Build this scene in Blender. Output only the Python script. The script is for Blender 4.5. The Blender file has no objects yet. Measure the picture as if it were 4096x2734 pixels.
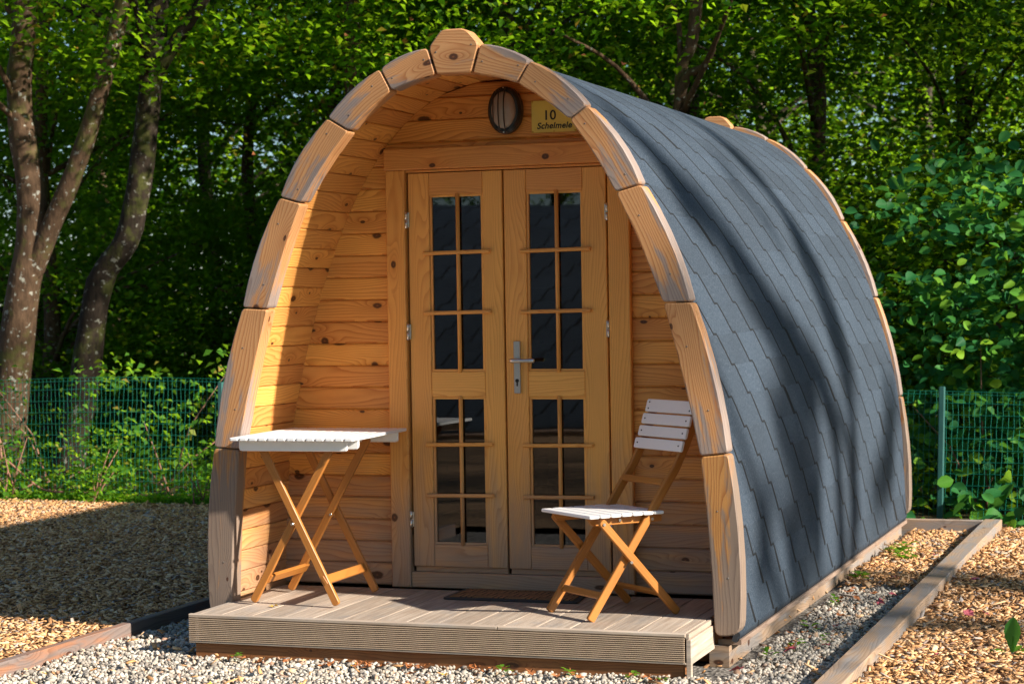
import bpy, math, random
import numpy as np
from mathutils import Vector, Matrix, noise as mnoise
R = math.radians
sc = bpy.context.scene
COL = sc.collection
# ------------------------------------------------------------------ camera
cam = bpy.data.cameras.new('camera'); co = bpy.data.objects.new('camera', cam); COL.objects.link(co)
co.location = (3.05769, -8.01821, 1.37079); co.rotation_euler = (1.550150, 0.016279, 0.337566)
cam.lens = 71.489; cam.sensor_width = 36; cam.clip_end = 400; cam.clip_start = .1
cam.dof.use_dof = True; cam.dof.focus_distance = 8.9; cam.dof.aperture_fstop = 5.6
sc.camera = co
# ------------------------------------------------------------------ light
SUN = Vector((1.8, -.38, 1.0)).normalized()
w = bpy.data.worlds.new('World'); sc.world = w; w.use_nodes = True
nt = w.node_tree; sky = nt.nodes.new('ShaderNodeTexSky'); sky.sky_type = 'NISHITA'; sky.sun_disc = False
sky.sun_elevation = math.asin(SUN.z); sky.sun_rotation = math.atan2(SUN.x, SUN.y)
bg = nt.nodes['Background']; nt.links.new(sky.outputs[0], bg.inputs[0]); bg.inputs[1].default_value = .065; sky.ozone_density = 4.5; sky.dust_density = .4; sky.air_density = 1.0
sl = bpy.data.lights.new('sun', 'SUN'); sl.energy = 5; sl.angle = R(1.15); sl.color = (1, .89, .76)
so = bpy.data.objects.new('sun', sl); COL.objects.link(so); so.rotation_euler = SUN.to_track_quat('Z', 'Y').to_euler()
sc.view_settings.view_transform = 'Standard'; sc.view_settings.look = 'None'; sc.view_settings.gamma = 1
sc.view_settings.exposure = 1.17
sc.cycles.max_bounces = 7; sc.cycles.transparent_max_bounces = 12; sc.cycles.use_denoising = True
sc.cycles.sample_clamp_indirect = 6

# ------------------------------------------------------------------ node helper
class NB:
    def __init__(s, name):
        s.m = bpy.data.materials.new(name); s.m.use_nodes = True; s.t = s.m.node_tree; s.t.nodes.clear()
        s.out = s.t.nodes.new('ShaderNodeOutputMaterial')
    def n(s, kind, inp=None, **kw):
        nd = s.t.nodes.new('ShaderNode' + kind)
        for k, v in kw.items(): setattr(nd, k, v)
        for k, v in (inp or {}).items(): s.set(nd.inputs[k], v)
        return nd
    def set(s, sock, v):
        if isinstance(v, bpy.types.NodeSocket): s.t.links.new(v, sock)
        elif isinstance(v, bpy.types.Node): s.t.links.new(v.outputs[0], sock)
        else:
            if isinstance(v, (tuple, list)) and len(v) == 3 and sock.type == 'RGBA': v = (*v, 1)
            sock.default_value = v
    def mth(s, op, a, b=0., c=0., clamp=False):
        nd = s.n('Math', operation=op, use_clamp=clamp); s.set(nd.inputs[0], a); s.set(nd.inputs[1], b); s.set(nd.inputs[2], c); return nd.outputs[0]
    def mix(s, f, a, b, mode='MIX'):
        nd = s.n('MixRGB', blend_type=mode); s.set(nd.inputs[0], f); s.set(nd.inputs[1], a); s.set(nd.inputs[2], b); return nd.outputs[0]
    def vec(s, x, y, z=0.):
        nd = s.n('CombineXYZ'); s.set(nd.inputs[0], x); s.set(nd.inputs[1], y); s.set(nd.inputs[2], z); return nd.outputs[0]
    def sep(s, v): nd = s.n('SeparateXYZ'); s.set(nd.inputs[0], v); return nd.outputs
    def noise(s, v, sc_=1., det=2., rough=.5, dist=0.):
        nd = s.n('TexNoise'); s.set(nd.inputs['Vector'], v); s.set(nd.inputs['Scale'], sc_); s.set(nd.inputs['Detail'], det)
        s.set(nd.inputs['Roughness'], rough); s.set(nd.inputs['Distortion'], dist); return nd.outputs[0]
    def ss(s, v, a, b):
        nd = s.n('MapRange', interpolation_type='SMOOTHSTEP'); s.set(nd.inputs[0], v); nd.inputs[1].default_value = a; nd.inputs[2].default_value = b; return nd.outputs[0]
    def ramp(s, f, stops):
        nd = s.n('ValToRGB'); s.set(nd.inputs[0], f); e = nd.color_ramp.elements
        while len(e) < len(stops): e.new(.5)
        for el, (p, c) in zip(e, stops): el.position = p; el.color = (*c, 1)
        return nd.outputs[0]
    def bump(s, h, strength=.3, dist=.01):
        nd = s.n('Bump'); s.set(nd.inputs['Height'], h); nd.inputs['Strength'].default_value = strength; nd.inputs['Distance'].default_value = dist; return nd.outputs[0]
    def pbr(s, col, rough=.6, normal=None, spec=.5, **kw):
        nd = s.n('BsdfPrincipled'); s.set(nd.inputs['Base Color'], col); s.set(nd.inputs['Roughness'], rough); s.set(nd.inputs['Specular IOR Level'], spec)
        if normal is not None: s.set(nd.inputs['Normal'], normal)
        for k, v in kw.items(): s.set(nd.inputs[k.replace('_', ' ')], v)
        s.t.links.new(nd.outputs[0], s.out.inputs[0]); return s.m

def pine(name, light, dark, knots=1., rough=.5, grey=None, ring=1., splash=0., worn=False, contrast=.75, tint=.16):
    """sawn pine: stretched growth rings, knots, fibres; UV in metres, u along the grain"""
    b = NB(name); uv = b.n('UVMap', uv_map='UVMap'); u, v, _ = b.sep(uv.outputs[0])
    rnd = b.n('NewGeometry').outputs['Random Per Island']
    kc = b.vec(b.mth('MULTIPLY', u, 3.3), b.mth('MULTIPLY', v, 9.))
    vo = b.n('TexVoronoi', {'Vector': kc, 'Scale': 1.}, feature='F1', voronoi_dimensions='2D')
    d = vo.outputs['Distance']; cell = b.sep(vo.outputs['Color'])
    gate = b.mth('LESS_THAN', cell[0], min(.95, .62 * knots))
    size = b.mth('MULTIPLY_ADD', b.mth('MULTIPLY', cell[1], cell[1]), .013, .0055)
    pos = b.sep(vo.outputs['Position']); kcs = b.sep(kc)
    wob = b.noise(b.vec(b.mth('MULTIPLY', u, 40.), b.mth('MULTIPLY', v, 40.)), 1., 2.)
    dx = b.mth('DIVIDE', b.mth('SUBTRACT', kcs[0], pos[0]), b.mth('MULTIPLY_ADD', cell[2], 4.5, 3.6)); dy = b.mth('DIVIDE', b.mth('SUBTRACT', kcs[1], pos[1]), 9.)
    dm = b.mth('SQRT', b.mth('ADD', b.mth('MULTIPLY', dx, dx), b.mth('MULTIPLY', dy, dy)))
    kr = b.mth('ADD', b.mth('DIVIDE', dm, size), b.mth('MULTIPLY_ADD', wob, .5, -.25))
    kn = b.mth('MULTIPLY', gate, b.mth('SUBTRACT', 1., b.ss(kr, .75, 1.2)))
    halo = b.mth('MULTIPLY', gate, b.mth('POWER', 2.718, b.mth('MULTIPLY', b.mth('MULTIPLY', d, d), -16.)))
    n1 = b.noise(b.vec(b.mth('MULTIPLY', u, 1.1), b.mth('MULTIPLY', v, 7.)), 1., 1.5, .45)
    ph = b.mth('ADD', b.mth('MULTIPLY', n1, 13. * ring), b.mth('MULTIPLY', v, 62. * ring))
    ph = b.mth('ADD', ph, b.mth('MULTIPLY', halo, 3.2))
    wig = b.noise(b.vec(b.mth('MULTIPLY', u, 14.), b.mth('MULTIPLY', v, 40.)), 1., 2.)
    ph = b.mth('ADD', ph, b.mth('MULTIPLY', wig, .35))
    fr = b.mth('FRACT', ph)
    late = b.mth('MULTIPLY', b.mth('POWER', fr, 2.4), b.mth('SUBTRACT', 1., b.ss(fr, .9, 1.)))
    fib = b.noise(b.vec(b.mth('MULTIPLY', u, 12.), b.mth('MULTIPLY', v, 420.)), 1., 2., .6)
    col = b.mix(b.mth('MULTIPLY', late, min(1, contrast * 1.2)), light, dark)
    col = b.mix(b.mth('MULTIPLY', halo, .35), col, dark)
    col = b.mix(b.mth('MULTIPLY', b.ss(fib, .35, .75), .22), col, tuple(x * .62 for x in light))
    big = b.noise(b.vec(b.mth('MULTIPLY', u, 1.7), b.mth('MULTIPLY', v, 3.)), 1., 3.)
    hv = b.n('HueSaturation', {'Color': col, 'Value': b.mth('ADD', b.mth('MULTIPLY_ADD', rnd, tint * 2, 1. - tint), b.mth('MULTIPLY_ADD', big, .5, -.25)),
                               'Hue': b.mth('MULTIPLY_ADD', rnd, .012, .494)})
    col = hv.outputs[0]
    h = b.mth('ADD', b.mth('MULTIPLY', late, -.5), b.mth('MULTIPLY', fib, .5))
    if grey:
        gcol, amt = grey
        if worn:
            wv = b.sep(b.n('UVMap', uv_map='wear').outputs[0])
            st = b.noise(b.vec(b.mth('MULTIPLY', u, 5.), b.mth('MULTIPLY', v, 34.)), 1., 4., .62)
            st2 = b.noise(b.vec(b.mth('MULTIPLY', u, 2.6), b.mth('MULTIPLY', v, 7.)), 1., 2.)
            e = b.mth('POWER', b.mth('ABSOLUTE', b.mth('MULTIPLY_ADD', wv[0], 2., -1.)), 3.)
            f = b.mth('ADD', b.mth('MULTIPLY', st, .75), b.mth('MULTIPLY', st2, .65))
            f = b.mth('ADD', f, b.mth('MULTIPLY', e, .16)); f = b.mth('ADD', f, b.mth('MULTIPLY', wv[1], .30))
            f = b.mth('ADD', f, b.mth('MULTIPLY', cell[2], 0.))
            f = b.ss(f, amt, amt + .17)
        else:
            st = b.noise(b.vec(b.mth('MULTIPLY', u, 2.2), b.mth('MULTIPLY', v, 12.)), 1., 4., .6)
            f = b.ss(st, .62 - amt * .5, .82 - amt * .5)
        col = b.mix(b.mth('MULTIPLY', f, .82), col, b.mix(late, gcol, tuple(x * .66 for x in gcol)))
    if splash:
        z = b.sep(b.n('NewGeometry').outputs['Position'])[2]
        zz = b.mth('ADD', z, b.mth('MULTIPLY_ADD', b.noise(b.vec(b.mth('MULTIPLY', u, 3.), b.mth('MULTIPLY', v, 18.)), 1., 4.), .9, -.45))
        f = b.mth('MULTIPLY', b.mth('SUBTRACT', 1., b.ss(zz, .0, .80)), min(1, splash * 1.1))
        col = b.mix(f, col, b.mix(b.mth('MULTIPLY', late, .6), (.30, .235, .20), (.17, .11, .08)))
    col = b.mix(b.mth('MULTIPLY', kn, .93), col, b.mix(b.ss(kr, .35, .05), (.05, .016, .006), (.16, .055, .018)))
    return b.pbr(col, rough, b.bump(h, .35, .0016), .4)

def plain(name, col, rough=.5, metal=0., var=.1, scale=30., bump=0., spec=.5):
    b = NB(name); tc = b.n('TexCoord').outputs['Object']; nz = b.noise(tc, scale, 4., .6)
    c = b.mix(nz, tuple(x * (1 - var) for x in col), tuple(min(1, x * (1 + var)) for x in col))
    return b.pbr(c, rough, b.bump(nz, bump, .003) if bump else None, spec, Metallic=metal)

M = {}
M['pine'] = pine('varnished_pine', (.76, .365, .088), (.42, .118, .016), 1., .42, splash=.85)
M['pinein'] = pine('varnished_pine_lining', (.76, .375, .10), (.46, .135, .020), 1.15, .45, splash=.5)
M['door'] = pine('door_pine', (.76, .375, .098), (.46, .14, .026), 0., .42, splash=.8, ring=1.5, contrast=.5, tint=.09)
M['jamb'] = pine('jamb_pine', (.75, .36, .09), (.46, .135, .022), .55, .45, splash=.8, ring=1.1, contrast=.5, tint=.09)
M['block'] = pine('weathered_arch_pine', (.54, .28, .118), (.32, .105, .03), .45, .62, grey=((.235, .22, .22), .88), ring=1.15, worn=True, contrast=.8, tint=.10)
M['blockold'] = pine('grey_arch_pine', (.46, .225, .07), (.25, .08, .018), .4, .62, grey=((.185, .165, .15), .73), ring=1.15, worn=True, contrast=.8, tint=.12)  # weathered grey, strengthened to stand in for shade on the lowest blocks
M['teak'] = pine('oiled_eucalyptus', (.42, .165, .036), (.28, .09, .015), 0., .38, ring=.8, contrast=.35, tint=.08)
M['redtimber'] = pine('reddish_timber', (.30, .145, .085), (.16, .07, .035), .5, .8, grey=((.17, .155, .15), .45), ring=1.2)
M['rib'] = plain('fascia_ribs', (.40, .30, .21), .8, 0, .22, 25)
M['gapdark'] = plain('fascia_backing', (.05, .03, .018), .9)  # dark backing colour stands in for shade in the gaps between ribs
M['oldwood'] = pine('weathered_timber', (.36, .255, .175), (.20, .125, .075), .4, .8, grey=((.24, .235, .235), .42), ring=1.3, contrast=.7)
M['beam'] = pine('brown_beam', (.26, .105, .035), (.13, .042, .012), .5, .65, ring=1., contrast=.8)
M['white'] = plain('white_paint', (.80, .82, .83), .32, 0, .03, 40)
M['steel'] = plain('satin_steel', (.55, .56, .57), .32, 1., .06, 60)
M['zinc'] = plain('zinc_bolt', (.62, .62, .60), .28, 1., .1, 90)
M['dull'] = plain('dull_screw', (.16, .15, .14), .5, .6, .1, 60)
M['rubber'] = plain('black_rubber', (.022, .024, .028), .55, 0, .3, 60, .3)
M['black'] = plain('black_enamel', (.012, .012, .013), .3, 0, .2, 60)
M['lampglass'] = plain('frosted_glass', (.33, .30, .28), .22, 0, .12, 70, .25)
M['sign'] = plain('yellow_sign', (.72, .60, .10), .3, 0, .05, 12)
M['ink'] = plain('black_ink', (.012, .012, .012), .5)
M['shade'] = plain('dark_interior', (.05, .045, .04), .8)
M['fence'] = plain('green_coated_wire', (.005, .17, .115), .35, 0, .2, 15)
M['post'] = plain('green_coated_post', (.03, .12, .11), .4, 0, .35, 8, .1)
M['felt'] = plain('roofing_edge', (.03, .035, .045), .9, 0, .2, 80)

def deckwood(name, axis):
    b = NB(name); uv = b.n('UVMap', uv_map='UVMap'); u, v, _ = b.sep(uv.outputs[0]); rnd = b.n('NewGeometry').outputs['Random Per Island']
    st = b.noise(b.vec(b.mth('MULTIPLY', u, 3.), b.mth('MULTIPLY', v, 60.)), 1., 5., .6)
    bl = b.noise(b.vec(b.mth('MULTIPLY', u, 4.), b.mth('MULTIPLY', v, 9.)), 1., 3., .6)
    c = b.ramp(st, [(.25, (.24, .19, .145)), (.5, (.39, .32, .255)), (.75, (.52, .455, .375))])
    c = b.mix(b.mth('MULTIPLY', b.ss(bl, .5, .75), .6), c, (.36, .27, .20)); c = b.mix(b.mth('MULTIPLY', b.ss(bl, .5, .3), .55), c, (.26, .25, .24))
    c = b.n('HueSaturation', {'Color': c, 'Value': b.mth('MULTIPLY_ADD', rnd, .3, .85)}).outputs[0]
    rib = b.mth('ABSOLUTE', b.mth('SINE', b.mth('MULTIPLY', v, math.pi / axis))) if axis else st
    if axis: c = b.mix(b.mth('MULTIPLY', b.ss(rib, .42, .08), .42), c, (.06, .045, .035))
    return b.pbr(c, .82, b.bump(b.mth('ADD', rib, b.mth('MULTIPLY', st, .5)), .5, .002), .3)
M['deck'] = deckwood('ribbed_decking', .0065); M['decktrim'] = deckwood('grey_trim_board', 0)

SBOT = 2.80
def shingle():
    b = NB('bitumen_shingles'); uv = b.n('UVMap', uv_map='UVMap'); s_, y, _ = b.sep(uv.outputs[0])   # s down the arc, y along the ridge
    e, tab, slant, sh, sb = .1355, .355, .115, .167, SBOT
    wob = b.mth('MULTIPLY_ADD', b.noise(b.vec(b.mth('MULTIPLY', s_, 1.3), b.mth('MULTIPLY', y, 1.3)), 1., 2.), .03, -.015)
    sk = b.mth('DIVIDE', b.mth('SUBTRACT', b.mth('ADD', s_, wob), sb), e); row = b.mth('FLOOR', sk); fr = b.mth('FRACT', sk)
    y0 = b.mth('MULTIPLY_ADD', b.mth('ADD', row, 1.), sh, .55)                       # slit foot of this row
    yy = b.mth('SUBTRACT', y, b.mth('SUBTRACT', y0, b.mth('MULTIPLY', b.mth('SUBTRACT', 1., fr), slant)))
    q = b.mth('FRACT', b.mth('DIVIDE', yy, tab)); cell = b.mth('FLOOR', b.mth('DIVIDE', yy, tab))
    wn = b.n('TexWhiteNoise', {'Vector': b.vec(row, b.mth('ROUND', b.mth('DIVIDE', yy, tab)))}, noise_dimensions='2D').outputs[0]
    wide = b.mth('ADD', b.mth('MULTIPLY_ADD', b.mth('GREATER_THAN', wn, .955), .026, .020), b.mth('MULTIPLY', b.mth('MULTIPLY', b.mth('GREATER_THAN', row, -1.5), fr), .011))  # slit width takes in the painted shadow of the tab edges
    dist = b.mth('MULTIPLY', b.mth('MINIMUM', q, b.mth('SUBTRACT', 1., q)), tab)
    slit = b.mth('SUBTRACT', 1., b.ss(b.mth('DIVIDE', dist, wide), .35, .75))
    ql = b.mth('MULTIPLY', b.mth('FRACT', b.mth('DIVIDE', b.mth('SUBTRACT', y, y0), tab)), tab)
    inl = b.mth('MULTIPLY', b.mth('MULTIPLY', b.mth('LESS_THAN', ql, .056), b.mth('GREATER_THAN', fr, .93)), b.mth('LESS_THAN', row, -1.5))
    inl = b.mth('MULTIPLY', inl, .9)
    gap = b.mth('MAXIMUM', slit, inl)
    tone = b.n('TexWhiteNoise', {'Vector': b.vec(row, cell, 3.)}, noise_dimensions='3D').outputs[0]
    gr = b.noise(b.vec(b.mth('MULTIPLY', s_, 60.), b.mth('MULTIPLY', y, 320.)), 1., 3., .75)
    g2 = b.noise(b.vec(b.mth('MULTIPLY', s_, 1.), b.mth('MULTIPLY', y, .45)), 230., 3., .85); big = b.noise(b.vec(s_, y), 2.2, 4., .6)
    c = b.ramp(b.mth('ADD', b.mth('MULTIPLY', gr, .6), b.mth('MULTIPLY', g2, .4)), [(.34, (.006, .014, .028)), (.50, (.024, .041, .064)), (.66, (.120, .148, .186))])
    c = b.n('HueSaturation', {'Color': c, 'Value': b.mth('ADD', b.mth('MULTIPLY_ADD', tone, .30, .76), b.mth('MULTIPLY_ADD', big, .4, -.12))}).outputs[0]
    c = b.mix(b.mth('MULTIPLY', gap, .97), c, (.004, .005, .007))
    hi = b.mth('ADD', b.mth('MULTIPLY', fr, .6), b.mth('ADD', b.mth('MULTIPLY', gap, -2.), b.mth('MULTIPLY', g2, .25)))
    return b.pbr(c, .85, b.bump(hi, .55, .004), .35)
M['shingle'] = shingle()

def glassmat():
    b = NB('window_glass'); fr = b.n('Fresnel', {'IOR': 1.6}); gl = b.n('BsdfGlossy', {'Color': (.95, .97, 1), 'Roughness': .015}); tr = b.n('BsdfTransparent', {'Color': (.32, .34, .34)})
    wv = b.noise(b.n('TexCoord').outputs['Object'], 2.5, 1.); gl.inputs['Normal']; b.set(gl.inputs['Normal'], b.bump(wv, .04, .01))
    mx = b.n('MixShader'); b.set(mx.inputs[0], b.mth('MAXIMUM', fr.outputs[0], .075)); b.set(mx.inputs[1], tr); b.set(mx.inputs[2], gl); b.t.links.new(mx.outputs[0], b.out.inputs[0]); return b.m
M['glass'] = glassmat()

def matmat():
    b = NB('coir_mat'); x, y, z = b.sep(b.n('TexCoord').outputs['Object'])
    tx = b.mth('DIVIDE', x, .075); ty = b.mth('DIVIDE', y, .075); ck = b.mth('MODULO', b.mth('ADD', b.mth('FLOOR', tx), b.mth('FLOOR', b.mth('ADD', ty, 100.))), 2.)
    ck = b.mth('ABSOLUTE', ck); c1 = b.mth('FRACT', b.mth('MULTIPLY', tx, 3.)); c2 = b.mth('FRACT', b.mth('MULTIPLY', ty, 3.))
    st = b.mix(ck, c1, c2); n = b.noise(b.n('TexCoord').outputs['Object'], 300., 3.)
    ln = b.ss(b.sep(st)[0], .72, .8)
    c = b.mix(ln, b.mix(n, (.17, .09, .04), (.42, .25, .13)), (.02, .02, .022))
    return b.pbr(c, .95, b.bump(n, .6, .004), .1)
M['mat'] = matmat()

def leafmat(name, stops, trans=(.48, .85, .02), tf=.58):
    b = NB(name); rnd = b.n('NewGeometry').outputs['Random Per Island']; c = b.ramp(rnd, stops)
    b.t.nodes[-1].color_ramp.interpolation = 'LINEAR'
    di = b.n('BsdfPrincipled', {'Base Color': c, 'Roughness': .55, 'Specular IOR Level': .15}); tr = b.n('BsdfTranslucent', {'Color': b.mix(.6, c, trans)})
    mx = b.n('MixShader', {0: tf}); b.set(mx.inputs[1], di); b.set(mx.inputs[2], tr); b.t.links.new(mx.outputs[0], b.out.inputs[0]); return b.m
M['leaf'] = leafmat('hornbeam_leaves', [(0, (.010, .045, .003)), (.55, (.018, .075, .003)), (.76, (.075, .22, .006)), (.93, (.17, .28, .008)), (.965, (.33, .20, .03)), (1, (.38, .14, .04))])
M['leafdark'] = leafmat('dark_leaves', [(0, (.005, .026, .003)), (.6, (.010, .046, .003)), (.9, (.05, .15, .005)), (1, (.2, .18, .02))], tf=.42)  # shade of the near trees put into the leaf colour, few bright leaves
M['leafpink'] = leafmat('mixed_autumn_leaves', [(0, (.022, .07, .012)), (.5, (.045, .12, .016)), (.8, (.10, .17, .02)), (.9, (.3, .17, .03)), (1, (.45, .12, .09))])
M['bigleaf'] = leafmat('broad_hazel_leaves', [(0, (.012, .085, .030)), (.5, (.030, .155, .038)), (.85, (.08, .25, .025)), (1, (.20, .34, .02))], (.2, .55, .05), .3)
M['weed'] = leafmat('weed_leaves', [(0, (.05, .17, .02)), (.6, (.09, .25, .03)), (.9, (.18, .32, .04)), (1, (.4, .25, .06))])
M['leaffall_pink'] = plain('pink_fallen_leaf', (.50, .10, .13), .6, 0, .3, 40)
M['leaffall_brown'] = plain('brown_fallen_leaf', (.34, .12, .035), .7, 0, .4, 40)
M['leaffall_yellow'] = plain('yellow_fallen_leaf', (.60, .38, .04), .6, 0, .25, 40)

def bark(name, base, spots=1.):
    b = NB(name); tc = b.n('TexCoord').outputs['Object']; x, y, z = b.sep(tc)
    n1 = b.noise(b.vec(x, y, b.mth('MULTIPLY', z, .35)), 22., 5., .65); n2 = b.noise(tc, 5., 3., .6); n3 = b.noise(tc, 19., 3., .55)
    c = b.ramp(n1, [(.3, tuple(k * .45 for k in base)), (.6, base), (.8, tuple(k * 1.4 for k in base))])
    c = b.mix(b.mth('MULTIPLY', b.ss(n2, .52, .68), .65), c, (.075, .085, .018))
    c = b.mix(b.mth('MULTIPLY', b.ss(n3, .60, .68), spots), c, (.27, .27, .23))
    return b.pbr(c, .9, b.bump(n1, .7, .02), .2)
M['bark'] = bark('lichened_bark', (.095, .058, .034)); M['barkmid'] = bark('shaded_bark', (.032, .023, .016), .7); M['barkdark'] = bark('dark_bark', (.07, .055, .042), .35); M['twig'] = plain('dry_twig', (.24, .12, .08), .8, 0, .3, 20)  # barkmid is the darkest bark, for the leaning trunk

def chipmat():
    b = NB('wood_chips'); g = b.n('NewGeometry'); rnd = g.outputs['Random Per Island']
    c = b.ramp(rnd, [(0, (.18, .095, .045)), (.25, (.56, .30, .12)), (.6, (.80, .45, .205)), (.85, (.90, .63, .37)), (.94, (.40, .38, .36)), (1, (.22, .12, .07))])
    n = b.noise(g.outputs['Position'], 140., 3.); c = b.mix(b.mth('MULTIPLY', n, .35), c, (.20, .11, .06)); return b.pbr(c, .85, None, .25)
M['chip'] = chipmat()
def pebmat():
    b = NB('gravel_stones'); g = b.n('NewGeometry'); rnd = g.outputs['Random Per Island']
    c = b.ramp(rnd, [(0, (.16, .14, .12)), (.3, (.36, .325, .27)), (.6, (.50, .46, .39)), (.85, (.66, .62, .54)), (.95, (.48, .33, .21)), (1, (.34, .17, .10))])
    n = b.noise(g.outputs['Position'], 160., 3.); c = b.mix(b.mth('MULTIPLY', n, .35), c, (.24, .22, .20)); return b.pbr(c, .75, None, .35)
M['pebble'] = pebmat()
def groundmat(name, a, c_, s):
    b = NB(name); g = b.n('NewGeometry').outputs['Position']; v = b.n('TexVoronoi', {'Vector': g, 'Scale': s}); n = b.noise(g, 3., 5., .65)
    c = b.mix(b.sep(v.outputs['Color'])[0], a, c_); c = b.mix(b.mth('MULTIPLY', n, .5), c, tuple(k * .5 for k in a)); return b.pbr(c, .95, b.bump(v.outputs[0], .8, .01), .15)
M['chipbed'] = groundmat('chip_bed', (.26, .16, .09), (.44, .29, .17), 45.); M['gravelbed'] = groundmat('gravel_bed', (.13, .12, .11), (.34, .32, .29), 60.)
M['soil'] = groundmat('forest_soil', (.035, .04, .014), (.075, .055, .025), 18.)

# ------------------------------------------------------------------ mesh builder
rng = random.Random(7)
class MB:
    def __init__(s): s.v = []; s.f = []; s.uv = []; s.w = []; s.mi = []; s.sm = []
    def face(s, idx, uvs, ws=None, mi=0, smooth=False):
        s.f.append(idx); s.uv += uvs; s.w += ws or [(0, 0)] * len(idx); s.mi.append(mi); s.sm.append(smooth)
    def slab(s, poly, y0, y1, O=(0, 0, 0), A=(1, 0, 0), B=(0, 0, 1), N=(0, 1, 0), bev=.003, U=None, off=None, wear=None, mi=0):
        """poly: (a,b) outline; thickness y0..y1 along N; U: grain direction in (a,b)"""
        O, A, B, N = (Vector(k) for k in (O, A, B, N)); poly = [Vector(p) for p in poly]
        ar = sum(poly[i].x * poly[(i + 1) % len(poly)].y - poly[(i + 1) % len(poly)].x * poly[i].y for i in range(len(poly)))
        if ar < 0: poly.reverse()
        U = Vector(U or (1, 0)).normalized(); V = Vector((-U.y, U.x)); off = off or (rng.uniform(0, 60), rng.uniform(0, 60)); n = len(poly)
        def inset(d):
            r = []
            for i in range(n):
                p, a, c = poly[i], poly[i - 1], poly[(i + 1) % n]; e1 = (p - a).normalized(); e2 = (c - p).normalized()
                n1 = Vector((-e1.y, e1.x)); n2 = Vector((-e2.y, e2.x)); m = n1 + n2; m = m / max(.3, m.dot(n1)) if m.length > 1e-6 else n1
                r.append(p + m * d)
            return r
        ins = inset(bev); rings = [(ins, y0), (poly, y0 + bev), (poly, y1 - bev), (ins, y1)] if bev > 0 else [(poly, y0), (poly, y1)]
        base = len(s.v)
        for ring, y in rings:
            for p in ring: s.v.append(O + A * p.x + B * p.y + N * y)
        flip = A.cross(B).dot(N) > 0
        wr = (lambda p: wear(p)) if wear else (lambda p: (.5, 0))
        def uvp(p, dp=0, edge=None):
            u, v = p.dot(U), p.dot(V)
            if edge is not None and abs(edge.dot(U)) > .5: v += dp
            elif edge is not None: u += dp
            return (u + off[0], v + off[1])
        L = len(rings); cap = lambda k: [base + k * n + i for i in range(n)]
        f0 = cap(0); f1 = cap(L - 1); p0 = list(rings[0][0])
        a_, b_ = (list(range(n)), list(range(n))[::-1])
        if flip: f0o, f1o = b_, a_
        else: f0o, f1o = a_, b_
        s.face([f0[i] for i in f0o], [uvp(p0[i]) for i in f0o], [wr(p0[i]) for i in f0o], mi)
        s.face([f1[i] for i in f1o], [uvp(p0[i]) for i in f1o], [wr(p0[i]) for i in f1o], mi)
        for k in range(L - 1):
            ra, ya = rings[k]; rb, yb = rings[k + 1]
            for i in range(n):
                j = (i + 1) % n; e = (poly[j] - poly[i]).normalized()
                q = [(k, i), (k, j), (k + 1, j), (k + 1, i)]
                if not flip: q.reverse()
                s.face([base + a * n + c for a, c in q], [uvp(rings[a][0][c], rings[a][1] - y0, e) for a, c in q], [wr(rings[a][0][c]) for a, c in q], mi)
        return s
    def box(s, c, L, W, T, A=(1, 0, 0), B=(0, 0, 1), bev=.003, mi=0, **k):
        """centre c, grain length L along A, width W along B, thickness T along A x B"""
        A, B = Vector(A).normalized(), Vector(B).normalized(); N = A.cross(B).normalized()
        return s.slab([(-L / 2, -W / 2), (L / 2, -W / 2), (L / 2, W / 2), (-L / 2, W / 2)], -T / 2, T / 2, c, A, B, N, bev, mi=mi, **k)
    def bar(s, p, q, W, T, up=(0, 0, 1), bev=.003, round_=0, mi=0):
        p, q = Vector(p), Vector(q); A = (q - p); L = A.length; A.normalize(); up = Vector(up); B = (up - A * up.dot(A)).normalized(); N = A.cross(B)
        if round_:
            pts = rpoly([(-L / 2, -W / 2), (L / 2, -W / 2), (L / 2, W / 2), (-L / 2, W / 2)], round_)
            return s.slab(pts, -T / 2, T / 2, (p + q) / 2, A, B, N, bev, mi=mi)
        return s.box((p + q) / 2, L, W, T, A, B, bev, mi=mi)
    def tube(s, path, rad, sides=8, cap=True, mi=0, lump=0., seed=0):
        path = [Vector(p) for p in path]; n = len(path); rad = rad if hasattr(rad, '__len__') else [rad] * n; base = len(s.v); ref = Vector((.37, .81, .45)); l = 0
        T0 = (path[1] - path[0]).normalized(); X = ref.cross(T0).normalized(); off = (rng.uniform(0, 50), rng.uniform(0, 50)); ls = []
        for i, p in enumerate(path):
            t = (path[min(i + 1, n - 1)] - path[max(i - 1, 0)]).normalized(); X = (X - t * X.dot(t)).normalized(); Y = t.cross(X)
            if i: l += (p - path[i - 1]).length
            ls.append(l)
            for k in range(sides):
                a = 2 * math.pi * k / sides; d = X * math.cos(a) + Y * math.sin(a); r = rad[i]
                if lump: r *= 1 + lump * mnoise.noise((p + d * r) * 3.1 + Vector((seed, 0, 0))) + lump * .5 * mnoise.noise((p + d * r) * 9 + Vector((seed, 5, 0)))
                s.v.append(p + d * r)
        for i in range(n - 1):
            for k in range(sides):
                j = (k + 1) % sides; c = rad[i] * 6.28
                s.face([base + i * sides + k, base + i * sides + j, base + (i + 1) * sides + j, base + (i + 1) * sides + k],
                       [(ls[i] + off[0], off[1] + c * k / sides), (ls[i] + off[0], off[1] + c * (k + 1) / sides), (ls[i + 1] + off[0], off[1] + c * (k + 1) / sides), (ls[i + 1] + off[0], off[1] + c * k / sides)], mi=mi, smooth=True)
        if cap:
            s.face([base + k for k in range(sides)][::-1], [(0, 0)] * sides, mi=mi); s.face([base + (n - 1) * sides + k for k in range(sides)], [(0, 0)] * sides, mi=mi)
        return s
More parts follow.
